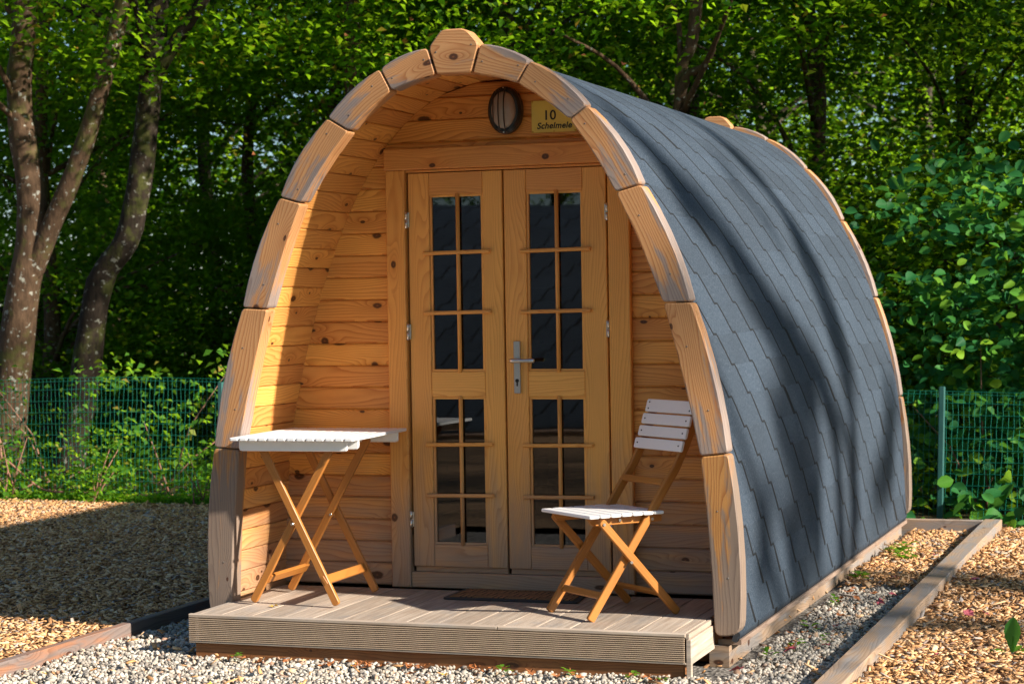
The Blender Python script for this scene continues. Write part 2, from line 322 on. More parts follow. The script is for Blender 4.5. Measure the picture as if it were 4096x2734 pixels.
    def build(s, name, mat, parent=None, loc=None):
        me = bpy.data.meshes.new(name); me.from_pydata([tuple(v) for v in s.v], [], s.f)
        a = me.uv_layers.new(name='UVMap'); a.data.foreach_set('uv', np.array(s.uv, 'f').ravel())
        if any(x != (0, 0) for x in s.w[:400]): c = me.uv_layers.new(name='wear'); c.data.foreach_set('uv', np.array(s.w, 'f').ravel())
        for m in (mat if isinstance(mat, list) else [mat]): me.materials.append(m)
        me.polygons.foreach_set('material_index', s.mi); me.polygons.foreach_set('use_smooth', s.sm)
        o = bpy.data.objects.new(name, me); COL.objects.link(o)
        if parent: o.parent = parent; o.matrix_parent_inverse = Matrix(); o.location = -parent_world(parent)
        me.update(); return o
def link(name, me, parent=None):
    o = bpy.data.objects.new(name, me); COL.objects.link(o)
    if parent: o.parent = parent
    return o
def parent_world(p):
    v = Vector((0, 0, 0))
    while p is not None: v += p.location; p = p.parent
    return v
def rpoly(pts, r, seg=4):
    pts = [Vector(p) for p in pts]; n = len(pts); out = []; rr = r if hasattr(r, '__len__') else [r] * n
    for i in range(n):
        p, a, c = pts[i], pts[i - 1], pts[(i + 1) % n]; d1, d2 = (a - p), (c - p); k = min(rr[i], d1.length * .49, d2.length * .49)
        if k < 1e-5: out.append(p); continue
        s_, e_ = p + d1.normalized() * k, p + d2.normalized() * k
        for t in range(seg + 1):
            t /= seg; out.append(s_ * (1 - t) ** 2 + p * 2 * t * (1 - t) + e_ * t * t)
    return out
def tag(o, label=None, cat=None, group=None, kind=None):
    for k, v in (('label', label), ('category', cat), ('group', group), ('kind', kind)):
        if v: o[k] = v
    return o
def thing(name, loc, label, cat, group=None, rz=0):
    o = bpy.data.objects.new(name, None); COL.objects.link(o); o.location = loc; o.rotation_euler.z = rz; o.empty_display_size = .1; return tag(o, label, cat, group)
def catmull(P, n):
    P = [Vector(p) for p in P]; P = [P[0] * 2 - P[1]] + P + [P[-1] * 2 - P[-2]]; out = []
    for i in range(1, len(P) - 2):
        for k in range(n):
            t = k / n; a, b, c, d = P[i - 1:i + 3]
            out.append(.5 * ((2 * b) + (c - a) * t + (2 * a - 5 * b + 4 * c - d) * t * t + (3 * b - a - 3 * c + d) * t ** 3))
    out.append(P[-2]); return out

# ------------------------------------------------------------------ the pod's measured section
XO = [0, .117, .339, .586, .813, 1.013, 1.160, 1.200]; ZO = [2.462, 2.443, 2.364, 2.168, 1.834, 1.353, .740, .0]
XI = [0, .081, .284, .498, .707, .892, 1.040, 1.090]; ZI = [2.328, 2.324, 2.271, 2.110, 1.805, 1.348, .730, -.011]
def curve(X, Z, off, n=10, zbot=None):
    pts = [(-x, z) for x, z in zip(X[:0:-1], Z[:0:-1])] + list(zip(X, Z)); c = catmull(pts, n); out = []
    for i, p in enumerate(c):
        t = (c[min(i + 1, len(c) - 1)] - c[max(i - 1, 0)]).normalized(); out.append(p + Vector((-t.y, t.x)) * off)
    return out
INNER = curve(XI, ZI, .036, 8)                      # board surface seen from inside
OUTER = curve(XO, ZO, -.020, 8)
OUTER = [OUTER[0] + Vector((.012, -.035))] + OUTER + [OUTER[-1] + Vector((-.012, -.035))]
def xin(z):                                         # half width of the lining at a height
    h = [p for p in INNER if p.x >= 0]
    for a, b in zip(h, h[1:]):
        if b.y <= z <= a.y: return a.x + (b.x - a.x) * (a.y - z) / max(1e-6, a.y - b.y)
    return h[-1].x if z < h[-1].y else 0
LEN = 4.63; YW = .612

def arch_outlines():
    ki = [(-.116, 2.44), (-.337, 2.364), (-.587, 2.167), (-.82, 1.834), (-1.011, 1.355), (-1.162, .741), (-1.20, 0)]
    ko = [(-.081, 2.325), (-.287, 2.269), (-.488, 2.107), (-.717, 1.804), (-.887, 1.348), (-1.04, .735), (-1.090, -.005)]
    res = []
    for sgn in (-1, 1):
        if sgn > 0: lo = [(.118, 2.445), (.338, 2.364), (.585, 2.168), (.811, 1.835), (1.014, 1.351), (1.158, .737), (1.2, 0)]; li = [(.082, 2.323), (.281, 2.273), (.507, 2.113), (.701, 1.806), (.895, 1.35), (1.041, .725), (1.091, -.008)]
        else: lo, li = ki, ko
        for k in range(6):
            a, b, c, d = (Vector(q) for q in (li[k], lo[k], lo[k + 1], li[k + 1])); t = ((c + d) - (a + b)).normalized(); g = .0022
            a, b, c, d = a + t * g, b + t * g, c - t * g, d - t * g
            nrm = Vector((b - a)).normalized(); sag = [.016, .020, .024, .022, .020, .022][k]
            om = [b.lerp(c, f) + nrm * sag * 4 * f * (1 - f) for f in (.2, .4, .6, .8)]; im = [d.lerp(a, f) + nrm * sag * .35 * 4 * f * (1 - f) for f in (.33, .66)]
            pts = [a, b] + om + [c, d] + im; rad = [.016, .018] + [0] * 4 + [.018, .016] + [0] * 2
            if k == 5: rad[6] = .06; rad[7] = .035
            def wear(p, a=a, b=b, c=c, d=d):
                m0, m1 = (a + b) / 2, (c + d) / 2; ax = (m1 - m0); L = ax.length; ax.normalize(); pr = Vector((-ax.y, ax.x)); s_ = 1 if (b - a).dot(pr) > 0 else -1
                return (.5 + s_ * (p - m0).dot(pr) / .13, max(0, min(1, (p - m0).dot(ax) / L)))
            res.append((rpoly(pts, rad), t, wear, k))
    key = [(-.077, 2.326), (-.1125, 2.443), (-.060, 2.508), (-.035, 2.514), (.035, 2.514), (.062, 2.506), (.1135, 2.447), (.077, 2.325)]
    res.append((rpoly(key, [.014, .022, .03, 0, 0, .03, .022, .014]), Vector((1, 0)), lambda p: (.5 + (p.x) / .4, .35), 9)); return res

def make_pod(root):
    for y0, y1, nm in ((0, .088, 'arch_block'), (LEN, LEN + .085, 'arch_block')):
        for poly, t, wear, k in arch_outlines():
            m = MB(); m.slab(poly, y0, y1, bev=.0055, U=t, wear=wear)
            if y0 == 0:                                              # countersunk screw holes, two to a block
                cx = sum((Vector(p) for p in poly), Vector((0, 0))) / len(poly); L = .1 if k < 2 or k == 9 else .17
                for sg in (-1, 1):
                    c = cx + t * L * sg * .8 + Vector((-t.y, t.x)) * .012 * sg
                    m.slab([(c.x + .0036 * math.cos(a), c.y + .0036 * math.sin(a)) for a in np.arange(6) * 1.047], -.0012, .004, bev=.0006, mi=1)
            m.build(nm, [M['blockold'] if k == 5 else M['block'], M['dull']], root)
    # lining boards inside: each board its own face strip with a V groove, y 0.03 .. LEN
    L_ = 0; pts = INNER; acc = [0]
    for a, b in zip(pts, pts[1:]): acc.append(acc[-1] + (b - a).length)
    tot = acc[-1]; nb = 62; pw = tot / nb
    def at(s_):
        s_ = max(0, min(tot - 1e-6, s_)); i = max(k for k in range(len(acc)) if acc[k] <= s_); i = min(i, len(pts) - 2); f = (s_ - acc[i]) / (acc[i + 1] - acc[i]); return pts[i].lerp(pts[i + 1], f)
    m = MB()
    for i in range(nb):
        p, q = at(i * pw), at((i + 1) * pw); A2 = (q - p); W = A2.length; A2.normalize(); N2 = Vector((-A2.y, A2.x)); mid = (p + q) / 2
        A = Vector((0, 1, 0)); B = Vector((A2.x, 0, A2.y)); N = Vector((N2.x, 0, N2.y))
        for y0, y1 in ((.07, YW + .05), (YW + .06, LEN + .02)):
            m.slab([(y0, -W / 2 + .001), (y1, -W / 2 + .001), (y1, W / 2 - .001), (y0, W / 2 - .001)], 0, .026, (mid.x, 0, mid.y), A, B, N, .0045, U=(1, 0))
    m.build('lining_boards', M['pinein'], root)
    # shingle roof: outer skin plus underside
    m = MB(); ys = list(np.linspace(.052, LEN + .02, 24)); oa = [0]; n = len(OUTER)
    for a, b in zip(OUTER, OUTER[1:]): oa.append(oa[-1] + (b - a).length)
    half = oa[-1] / 2
    for lay, d in ((0, 0), (1, .022)):
        for i, p in enumerate(OUTER):
            t = (OUTER[min(i + 1, n - 1)] - OUTER[max(i - 1, 0)]).normalized(); nn = Vector((-t.y, t.x))
            for y in ys:
                wv = .004 * mnoise.noise(Vector((p.x * 2.3, y * 1.6, p.y * 2.3))) if lay == 0 else 0
                q = p - nn * d + nn * wv; m.v.append(Vector((q.x, y, q.y)))
    ny = len(ys)
    for i in range(n - 1):
        for j in range(ny - 1):
            s0, s1 = abs(oa[i] - half), abs(oa[i + 1] - half); k = i * ny + j; h = n * ny
            m.face([k, k + ny, k + ny + 1, k + 1][::-1], [(s0, ys[j]), (s1, ys[j]), (s1, ys[j + 1]), (s0, ys[j + 1])][::-1], smooth=True)
            m.face([h + k, h + k + ny, h + k + ny + 1, h + k + 1], [(0, 0)] * 4, mi=1)
    h = n * ny
    for j in range(ny - 1):
        for i in (0, n - 1): m.face([i * ny + j, i * ny + j + 1, h + i * ny + j + 1, h + i * ny + j], [(0, 0)] * 4, mi=1)
    for i in range(n - 1):
        for j in (0, ny - 1): m.face([i * ny + j, (i + 1) * ny + j, h + (i + 1) * ny + j, h + i * ny + j], [(0, 0)] * 4, mi=1)
    m.build('shingle_roof', [M['shingle'], M['felt']], root)
    # front wall logs
    m = MB(); z = .0675; P = .1013; DX0, DX1 = -.52, .545
    while z < 2.36:
        z1 = min(z + P - .0012, 2.353); xb, xt = xin(z) + .012, xin(z1) + .012
        if z1 > 2.34: xt = max(xt, .05)
        rows = [(-1, 1)] if z > 1.95 else [(-1, 0), (0, 1)]
        for a, c in rows:
            x0b, x0t = (-xb, -xt) if a == -1 else (DX1, DX1); x1b, x1t = (xb, xt) if c == 1 else (DX0, DX0)
            m.slab([(x0b, z), (x1b, z), (x1t, z1), (x0t, z1)], YW + rng.uniform(0, .0015), YW + .045, bev=.0065, U=(1, 0))
        z += P
    m.build('front_wall', M['pine'], root)
    m = MB(); z = .0
    while z < 2.35:
        z1 = min(z + P, 2.353); m.slab([(-xin(z) - .012, z), (xin(z) + .012, z), (xin(z1) + .012, z1), (-xin(z1) - .012, z1)], LEN - .12, LEN - .075, bev=.005, U=(1, 0)); z += P
    m.build('back_wall', M['pine'], root)
    fl = MB(); fl.box((0, (YW + LEN) / 2, -.02), LEN - YW - .1, 2.2, .03, (0, 1, 0), (-1, 0, 0)); fl.build('inner_floor', M['oldwood'], root)
    # door frame
    fr = MB()
    fr.slab([(-.563, .066), (-.470, .066), (-.470, 1.968), (-.563, 1.968)], .572, .606, bev=.004, U=(0, 1))
    fr.slab([(.494, .066), (.592, .066), (.592, 1.968), (.494, 1.968)], .572, .606, bev=.004, U=(0, 1))
    fr.slab([(-.568, 1.9695), (.592, 1.9695), (.592, 2.066), (-.568, 2.066)], .566, .606, bev=.004, U=(1, 0))
    fr.slab([(-.4695, .066), (.4935, .066), (.4935, .136), (-.4695, .136)], .580, .66, bev=.004, U=(1, 0))
    fr.slab([(-.4695, 1.957), (.4935, 1.957), (.4935, 1.968), (-.4695, 1.968)], .588, .66, bev=.002, U=(1, 0))
    fr.slab([(-.515, .137), (-.4695, .137), (-.4695, 1.956), (-.515, 1.956)], .6065, .66, bev=.002, U=(0, 1))
    fr.slab([(.4935, .137), (.54, .137), (.54, 1.956), (.4935, 1.956)], .6065, .66, bev=.002, U=(0, 1))
    fr.build('door_frame', M['jamb'], root)
    # the two glazed leaves
    for x0, x1, gx0, gx1, side in ((-.459, -.004, -.357, -.098, -1), (.004, .482, .109, .373, 1)):
        m = MB(); zb, zt = .163, 1.953; F, Bk = .590, .632
        for a, c in ((x0, gx0), (gx1, x1)): m.slab([(a, zb), (c - .0005, zb), (c - .0005, zt), (a, zt)], F, Bk, bev=.003, U=(0, 1))
        for a, c in ((zb, .264), (.936, 1.050), (1.853, zt)): m.slab([(gx0 + .0003, a), (gx1 - .0008, a), (gx1 - .0008, c), (gx0 + .0003, c)], F + .0008, Bk - .001, bev=.002, U=(1, 0))
        m.slab([(x0 + .004, .137), (x1 - .004, .137), (x1 - .004, .162), (x0 + .004, .162)], F + .016, Bk, bev=.001, U=(1, 0))
        leaf = m.build('door_leaf', M['door'], root)
        for z0, z1 in ((.264, .936), (1.050, 1.853)):
            fm = MB(); w_ = .011                                     # glazing bead round the opening
            for q in (((gx0, z0), (gx1, z0), (gx1 - w_, z0 + w_), (gx0 + w_, z0 + w_)), ((gx0, z1), (gx1, z1), (gx1 - w_, z1 - w_), (gx0 + w_, z1 - w_)),
                      ((gx0, z0), (gx0, z1), (gx0 + w_, z1 - w_), (gx0 + w_, z0 + w_)), ((gx1, z0), (gx1, z1), (gx1 - w_, z1 - w_), (gx1 - w_, z0 + w_))):
                fm.slab(q, F + .006, F + .026, bev=.0015, U=(0, 1) if abs(q[0][0] - q[1][0]) < .01 else (1, 0))
            fm.build('glazing_bead', M['door'], leaf)
            g = MB(); g.slab([(gx0 + .004, z0 + .004), (gx1 - .004, z0 + .004), (gx1 - .004, z1 - .004), (gx0 + .004, z1 - .004)], F + .016, F + .021, bev=0); g.build('glass_pane', M['glass'], leaf)
            br = MB(); cx = (gx0 + gx1) / 2 + (.008 if side < 0 else .010)
            br.tube([(cx, F + .004, z0 - .004), (cx, F + .004, z1 + .004)], .0095, 10)
            hs = (1.588, 1.316) if z0 > 1 else (.718, .487)
            for hz in hs: br.bar((gx0 - .030, F - .008, hz), (gx1 + .037, F - .008, hz + .004), .017, .014, (0, 0, 1), .005)
            br.build('glazing_bars', M['door'], leaf)
        hx = -.465 if side < 0 else .489
        for hz in ((1.742, 1.233, .377) if side < 0 else (1.753, 1.237, .377)):
            hm = MB()
            for a, c in ((.002, .038), (-.038, -.002)): hm.tube([(hx, .578, hz + a), (hx, .578, hz + c)], .0065, 10)
            hm.slab([(hx - .012, hz - .034), (hx + .012, hz - .034), (hx + .012, hz + .034), (hx - .012, hz + .034)], .583, .589, bev=.0006)
            hm.build('hinge', M['zinc'], leaf)
        if side > 0:
            hm = MB(); hm.slab(rpoly([(.0425, .952), (.0735, .952), (.0735, 1.186), (.0425, 1.186)], .004), .580, .5895, bev=.0015)
            hm.slab([(.058 + .0085 * math.cos(a), 1.009 + .0085 * math.sin(a)) for a in np.arange(12) * .5236], .5765, .5805, bev=.001, mi=1)
            hm.slab(rpoly([(.0545, .984), (.0615, .984), (.0615, 1.003), (.0545, 1.003)], .003), .5775, .5805, bev=.001, mi=1)
            hm.build('handle_plate', [M['steel'], M['black']], leaf)
            hm = MB(); hm.tube([(.058, .582, 1.1), (.058, .552, 1.1)], .0095, 12)
            hm.tube([(.040, .542, 1.1), (.048, .537, 1.1), (.060, .535, 1.1), (.11, .534, 1.1), (.152, .536, 1.1), (.156, .537, 1.1)], [.008, .0105, .0105, .0085, .0105, .008], 12); hm.build('door_handle', M['steel'], leaf)
    # base frame
    for sx in (1, -1):
        b = MB(); a0, a1 = sorted((1.05 * sx, 1.138 * sx)); b.slab([(.06, -.14), (LEN + .08, -.14), (LEN + .08, -.052), (.06, -.052)], a0, a1, (0, 0, 0), (0, 1, 0), (0, 0, 1), (1, 0, 0), .003, U=(1, 0)); b.build('base_beam', M['oldwood'], root)
        b = MB(); a0, a1 = sorted((1.08 * sx, 1.182 * sx)); b.slab([(.092, -.0515), (LEN + .02, -.0515), (LEN + .02, -.030), (.092, -.030)], a0, a1, (0, 0, 0), (0, 1, 0), (0, 0, 1), (1, 0, 0), .003, U=(1, 0)); b.build('bottom_batten', M['pine'], root)
    c = MB(); c.slab([(-1.10, -.05), (1.10, -.05), (1.10, .035), (-1.10, .035)], .093, .13, bev=.003, U=(1, 0)); c.build('cross_beam', M['beam'], root)

pod = thing('camping_pod', (0, 2.3, -.12), 'arched wooden camping pod with grey shingle roof and glazed double door', 'cabin'); make_pod(pod)

nb_ = pod.copy(); COL.objects.link(nb_); nb_.location = (-4.6, -12.4, -.12); nb_.rotation_euler.z = R(52)
nb_['label'] = 'neighbouring camping pod behind the camera, mirrored in the door glass'
for c0 in pod.children:
    c1 = c0.copy(); COL.objects.link(c1); c1.parent = nb_
    for d0 in c0.children: d1 = d0.copy(); COL.objects.link(d1); d1.parent = c1

# ------------------------------------------------------------------ deck
dk = thing('timber_deck', (0, 0, -.12), 'low ribbed timber deck in front of the arched pod door', 'deck')
m = MB(); x = -1.105; ws = .1405
while x < 1.055:
    x1 = min(x + ws, 1.058); m.slab([(-.326, x), (.565, x), (.565, x1 - .004), (-.326, x1 - .004)], 0, .026, (0, 0, .034), (0, 1, 0), (1, 0, 0), (0, 0, 1), .0015, U=(1, 0), off=(rng.uniform(0, 30), round(rng.uniform(0, 30) / .0065) * .0065)); x += ws
m.build('deck_boards', M['deck'], dk)
m = MB(); m.slab([(-1.112, .0465), (.28, .0465), (.28, .0615), (-1.112, .0615)], -.356, -.327, bev=.003, U=(1, 0)); m.slab([(.282, .0465), (1.061, .0465), (1.061, .0615), (.282, .0615)], -.356, -.327, bev=.003, U=(1, 0))
m.slab([(-1.112, -.060), (1.062, -.060), (1.062, -.052), (-1.112, -.052)], -.355, -.33, bev=.002, U=(1, 0)); m.build('edge_board', M['decktrim'], dk)
m = MB(); z = -.0515                                                  # ribbed fascia: a backing board with 15 ribs
m.slab([(-1.110, -.0515), (1.056, -.0515), (1.056, .046), (-1.110, .046)], -.343, -.330, bev=.001, U=(1, 0), off=(3, 4))
nr = 12; p_ = (.046 + .0515) / nr; m.build('fascia_back', M['gapdark'], dk); m = MB()
for i in range(nr): za, zb = z + i * p_ + .0009, z + (i + 1) * p_ - .0028; m.slab([(-1.110, za), (1.056, za), (1.056, zb), (-1.110, zb)], -.357, -.3435, bev=.0007, U=(1, 0), off=(3, 4 + za))
m.build('fascia_board', M['rib'], dk)
m = MB()
for sx in (1, -1):
    m = MB(); X0 = 1.0625 * sx
    m.slab([(-.352, .040), (.03, .040), (.03, .0605), (-.352, .0605)], 0, .016, (X0 - (.016 if sx < 0 else 0) - .003, 0, 0), (0, 1, 0), (0, 0, 1), (1, 0, 0), .002, U=(1, 0))
    m.slab(([(-.353, -.112), (-.33, -.112)] if sx > 0 else [(-.353, -.06)]) + [(-.33, -.06), (.03, -.06), (.03, .037), (-.353, .037)], 0, .02, (X0 - (.02 if sx < 0 else 0), 0, 0), (0, 1, 0), (0, 0, 1), (1, 0, 0), .002, U=(1, 0)); m.build('side_board', M['decktrim'], dk)
m = MB(); m.slab([(-1.09, -.135), (1.05, -.135), (1.05, -.0615), (-1.09, -.0615)], -.338, -.295, bev=.004, U=(1, 0)); m.slab([(-1.09, -.135), (1.05, -.135), (1.05, .03), (-1.09, .03)], .14, .18, bev=.004, U=(1, 0)); m.build('support_beam', M['beam'], dk)

# ------------------------------------------------------------------ lamp, sign, doormat
lp = thing('wall_lamp', (.02, .605, 2.218), 'round black bulkhead lamp with frosted glass above the pod door', 'lamp')
def ell(cx, cz, rx, rz, n=36): return [(cx + rx * math.cos(2 * math.pi * i / n), cz + rz * math.sin(2 * math.pi * i / n)) for i in range(n)]
LX, LZ = .024, 2.218
m = MB(); m.slab(ell(LX, LZ, .079, .106), .552, .611, bev=.012); m.build('lamp_housing', M['black'], lp)
m = MB(); base = len(m.v); rn, sn = 8, 32
for i in range(rn + 1):
    t = i / rn * math.pi / 2
    for k in range(sn):
        a = 2 * math.pi * k / sn; m.v.append(Vector((LX + .057 * math.sin(t) * math.cos(a), .5515 - .030 * math.cos(t), LZ + .083 * math.sin(t) * math.sin(a))))
for i in range(rn):
    for k in range(sn): j = (k + 1) % sn; m.face([i * sn + k, i * sn + j, (i + 1) * sn + j, (i + 1) * sn + k], [(0, 0)] * 4, smooth=True)
m.build('glass_dome', M['lampglass'], lp)
m = MB()
for dx in (-.040, -.014, .012):
    m.tube([(LX + dx, .551 - .034 * math.sqrt(max(0, 1 - (dx / .066) ** 2)) * math.cos(t) - .002, LZ + .096 * math.sqrt(1 - (dx / .078) ** 2) * math.sin(t)) for t in np.linspace(-1.57, 1.57, 15)], .0028, 6)
m.build('guard_bars', M['black'], lp)
for dz in (-.099, .099): m = MB(); m.slab(ell(LX, LZ + dz, .0035, .0035, 8), .5495, .5535, bev=.0008); m.build('screw', M['zinc'], lp)
sg = thing('number_sign', (.24, .60, 2.18), 'yellow paper number sign pinned beside the round wall lamp', 'sign')
m = MB(); m.slab([(.137, 2.114), (.347, 2.114), (.347, 2.256), (.137, 2.256)], .6065, .6095, bev=.0005); m.build('sign_panel', M['sign'], sg)
for px, pz in ((.142, 2.118), (.342, 2.118), (.242, 2.118), (.142, 2.252), (.342, 2.252)): m = MB(); m.slab(ell(px, pz, .004, .004, 8), .6055, .6068, bev=.0003); m.build('pin', M['leaffall_yellow'], sg)
def text(body, x, z, size, shear=0.):
    cu = bpy.data.curves.new('lettering', 'FONT'); cu.body = body; cu.size = size; cu.extrude = .0004; cu.offset = .0009; cu.shear = shear; cu.space_character = 1.06
    cu.align_x = 'CENTER'; o = bpy.data.objects.new('lettering', cu); COL.objects.link(o); bpy.context.view_layer.update()
    me = bpy.data.meshes.new_from_object(o.evaluated_get(bpy.context.evaluated_depsgraph_get())); bpy.data.objects.remove(o); me.materials.clear(); me.materials.append(M['ink']); o = link('lettering', me, sg)
    o.location = Vector((x, .6056, z)) - sg.location; o.rotation_euler = (R(90), 0, 0); return o
text('10', .222, 2.170, .060); text('Schelmele', .243, 2.131, .038, .22)
dm = thing('doormat', (.10, .48, .06), 'black rubber edged coir doormat below the glazed door', 'doormat')
m = MB(); m.slab(rpoly([(-.205, .285), (.418, .290), (.385, .563), (-.205, .563)], .02), .0612, .070, (0, 0, 0), (1, 0, 0), (0, 1, 0), (0, 0, 1), .003); m.build('rubber_border', M['rubber'], dm)
m = MB(); m.slab([(-.180, .312), (.388, .317), (.362, .548), (-.180, .548)], .0705, .0735, (0, 0, 0), (1, 0, 0), (0, 1, 0), (0, 0, 1), .001); m.build('coir_inlay', M['mat'], dm)

# ------------------------------------------------------------------ folding table
DZ = .0605
tb = thing('folding_table', (-.745, .19, DZ), 'white slatted folding bistro table on crossed brown legs on deck', 'table')
TC = Vector((-.740, .205, 0)); tr_ = R(2.5); TU = Vector((math.cos(tr_), math.sin(tr_), 0)); TV = Vector((-math.sin(tr_), math.cos(tr_), 0)); TZ = .796; TWx, TDy = .575, .68
def tp(a, b_, z): return TC + TU * a + TV * b_ + Vector((0, 0, z))
m = MB(); ns = 13; sw = TWx / ns
for i in range(ns):
    a = -TWx / 2 + sw * (i + .5); m.slab(rpoly([(-TDy / 2, -sw / 2 + .0025), (TDy / 2, -sw / 2 + .0025), (TDy / 2, sw / 2 - .0025), (-TDy / 2, sw / 2 - .0025)], .006, 2), -.014, 0, tp(a, 0, TZ), TV, TU, (0, 0, 1), .002)
m.build('table_top', M['white'], tb)
for sy in (-1, 1):
    m = MB(); m.slab(rpoly([(-.262, -.046), (.240 if sy < 0 else .262, -.046), (.240 if sy < 0 else .262, 0), (-.262, 0)], [.015, .012, 0, 0], 3), -.009, .009, tp(0, sy * .285, TZ - .0145), TU, (0, 0, 1), TV, .003)
    m.slab(rpoly([(-.255, -.04), (.262, -.04), (.262, 0), (-.255, 0)], [.012, .018, 0, 0], 3), -.008, .008, tp(0.015, sy * .245, TZ - .0145), TU, (0, 0, 1), TV, .003); m.build('apron_rail', M['white'], tb)
zt = TZ - .03
for sy in (-1, 1):
    yl = sy * .20
    f1 = Vector((-.966, .155 + yl * .99, DZ + .012)); f2 = Vector((-.559, .165 + yl, DZ + .012))
    t1 = Vector((-.575, .165 + yl, zt)); t2 = Vector((-.915, .165 + yl, zt)); ex = Vector((0, .0, 0))
    for p, q, dy in ((f2, t2, -.011 * sy * -1 if sy > 0 else -.011), (f1, t1, .011 * (1 if sy < 0 else -1))):
        m = MB(); o_ = Vector((0, dy if sy < 0 else dy, 0)); m.bar(p + o_, q + o_, .034, .019, (1, 0, 0), .003, .016); m.build('leg', M['teak'], tb)
    mx_ = (f1 + t1 + f2 + t2) / 4; m = MB(); m.tube([(-.76, mx_.y - .026, .418), (-.76, mx_.y + .026, .418)], .0065, 8); m.build('pivot_bolt', M['zinc'], tb)
for px, pz, tilt in ((-.885, .175, -1), (-.622, .178, 1)):
    m = MB(); dirn = Vector((.55 * tilt * -1, 0, .83)).normalized(); m.bar((px + .008 * tilt, -.058 if tilt > 0 else -.03, pz), (px + .008 * tilt, .385 if tilt > 0 else .36, pz), .040, .018, dirn, .003); m.build('leg_stretcher', M['teak'], tb)

# ------------------------------------------------------------------ folding chair
ch = thing('folding_chair', (.61, .10, DZ), 'white slatted folding chair with brown legs standing by right arch', 'chair')
th = R(-41); W_ = Vector((math.cos(th), math.sin(th), 0)); F_ = Vector((math.sin(th), -math.cos(th), 0)); CC = Vector((.634, .108, DZ))
def cp(wv, f, z): return CC + W_ * wv + F_ * f + Vector((0, 0, z))
def strip(m, pts, wid, w0, w1, bev=.003):                          # flat bar bent in the f-z plane
    P = [Vector(p) for p in pts]; L, Rr = [], []
    for i, p in enumerate(P):
        t = (P[min(i + 1, len(P) - 1)] - P[max(i - 1, 0)]).normalized(); n_ = Vector((-t.y, t.x)); L.append(p + n_ * wid / 2); Rr.append(p - n_ * wid / 2)
    m.slab(rpoly(L + Rr[::-1], [.008] + [0] * (len(L) - 2) + [.008, .008] + [0] * (len(L) - 2) + [.008], 3), w0, w1, CC, F_, (0, 0, 1), W_, bev, U=tuple(P[1] - P[0]))
for sx in (-1, 1):
    m = MB(); strip(m, [(.218, .004), (.05, .235), (-.095, .435), (-.150, .515), (-.212, .60), (-.262, .69), (-.298, .77), (-.322, .842)], .036, sx * .160 - .0095, sx * .160 + .0095); m.build('back_leg', M['teak'], ch)
    m = MB(); m.bar(cp(sx * .186, -.195, .006), cp(sx * .186, .175, .408), .034, .018, W_.cross(Vector((0, 0, 1))), .003, .014); m.build('front_leg', M['teak'], ch)
    m = MB(); m.slab(rpoly([(-.15, .385), (.19, .385), (.21, .418), (-.15, .418)], [.006, .012, 0, 0], 3), sx * .138 - .008, sx * .138 + .008, CC, F_, (0, 0, 1), W_, .002, U=(1, 0)); m.build('seat_rail', M['teak'], ch)
    for f, z, w1 in ((-.085, .400, .172), (.165, .395, .197), (.036, .232, .197), (.06, .403, .150)): m = MB(); m.tube([cp(sx * (w1 - .004), f, z), cp(sx * (w1 + .0035), f, z)], .0062, 10); m.build('bolt', M['zinc'], ch)
m = MB(); m.bar(cp(-.150, .150, .098), cp(.150, .150, .098), .030, .014, F_ * -.6 + Vector((0, 0, .8)), .003); m.bar(cp(-.176, -.130, .088), cp(.176, -.130, .088), .030, .014, F_ * .7 + Vector((0, 0, .7)), .003); m.build('leg_stretcher', M['teak'], ch)
m = MB(); m.bar(cp(-.150, -.158, .545), cp(.150, -.158, .545), .028, .016, F_ * -.5 + Vector((0, 0, .8)), .003); m.build('back_stretcher', M['teak'], ch)
m = MB()
for i in range(7):
    f = .232 - i * .0525; m.slab(rpoly([(-.195, -.0235), (.195, -.0235), (.195, .0235), (-.195, .0235)], .008, 3), .420, .433, CC + F_ * (f - .024), W_, F_, (0, 0, 1), .0025)
m.build('seat', M['white'], ch)
m = MB(); bx = [(-.262, .690, .046), (-.284, .741, .046), (-.303, .792, .046), (-.325, .847, .056)]; up = Vector((0, 0, 1))
for f, z, h in bx:
    dv = (F_ * -.30 + up).normalized(); c = cp(0, f, z) + F_ * .025
    m.slab(rpoly([(-.180, -h / 2), (.180, -h / 2), (.180, h / 2), (-.180, h / 2)], .009 if h < .05 else [.006, .006, .02, .012], 3), -.007, .006, c, W_, dv, W_.cross(dv), .0025)
m.build('backrest', M['white'], ch)
m = MB()
for f, z, h in bx:
    dv = (F_ * -.30 + up).normalized(); nv = -W_.cross(dv); nv = nv if nv.dot(F_) > 0 else -nv
    for sx in (-1, 1):
        for dz in ((0,) if h < .05 else (-.014, .014)):
            m = MB(); c = cp(sx * .155, f, z) + F_ * .025 + dv * dz; m.tube([c + nv * .004, c + nv * .0085], .0034, 6); m.build('screw', M['rubber'], ch)

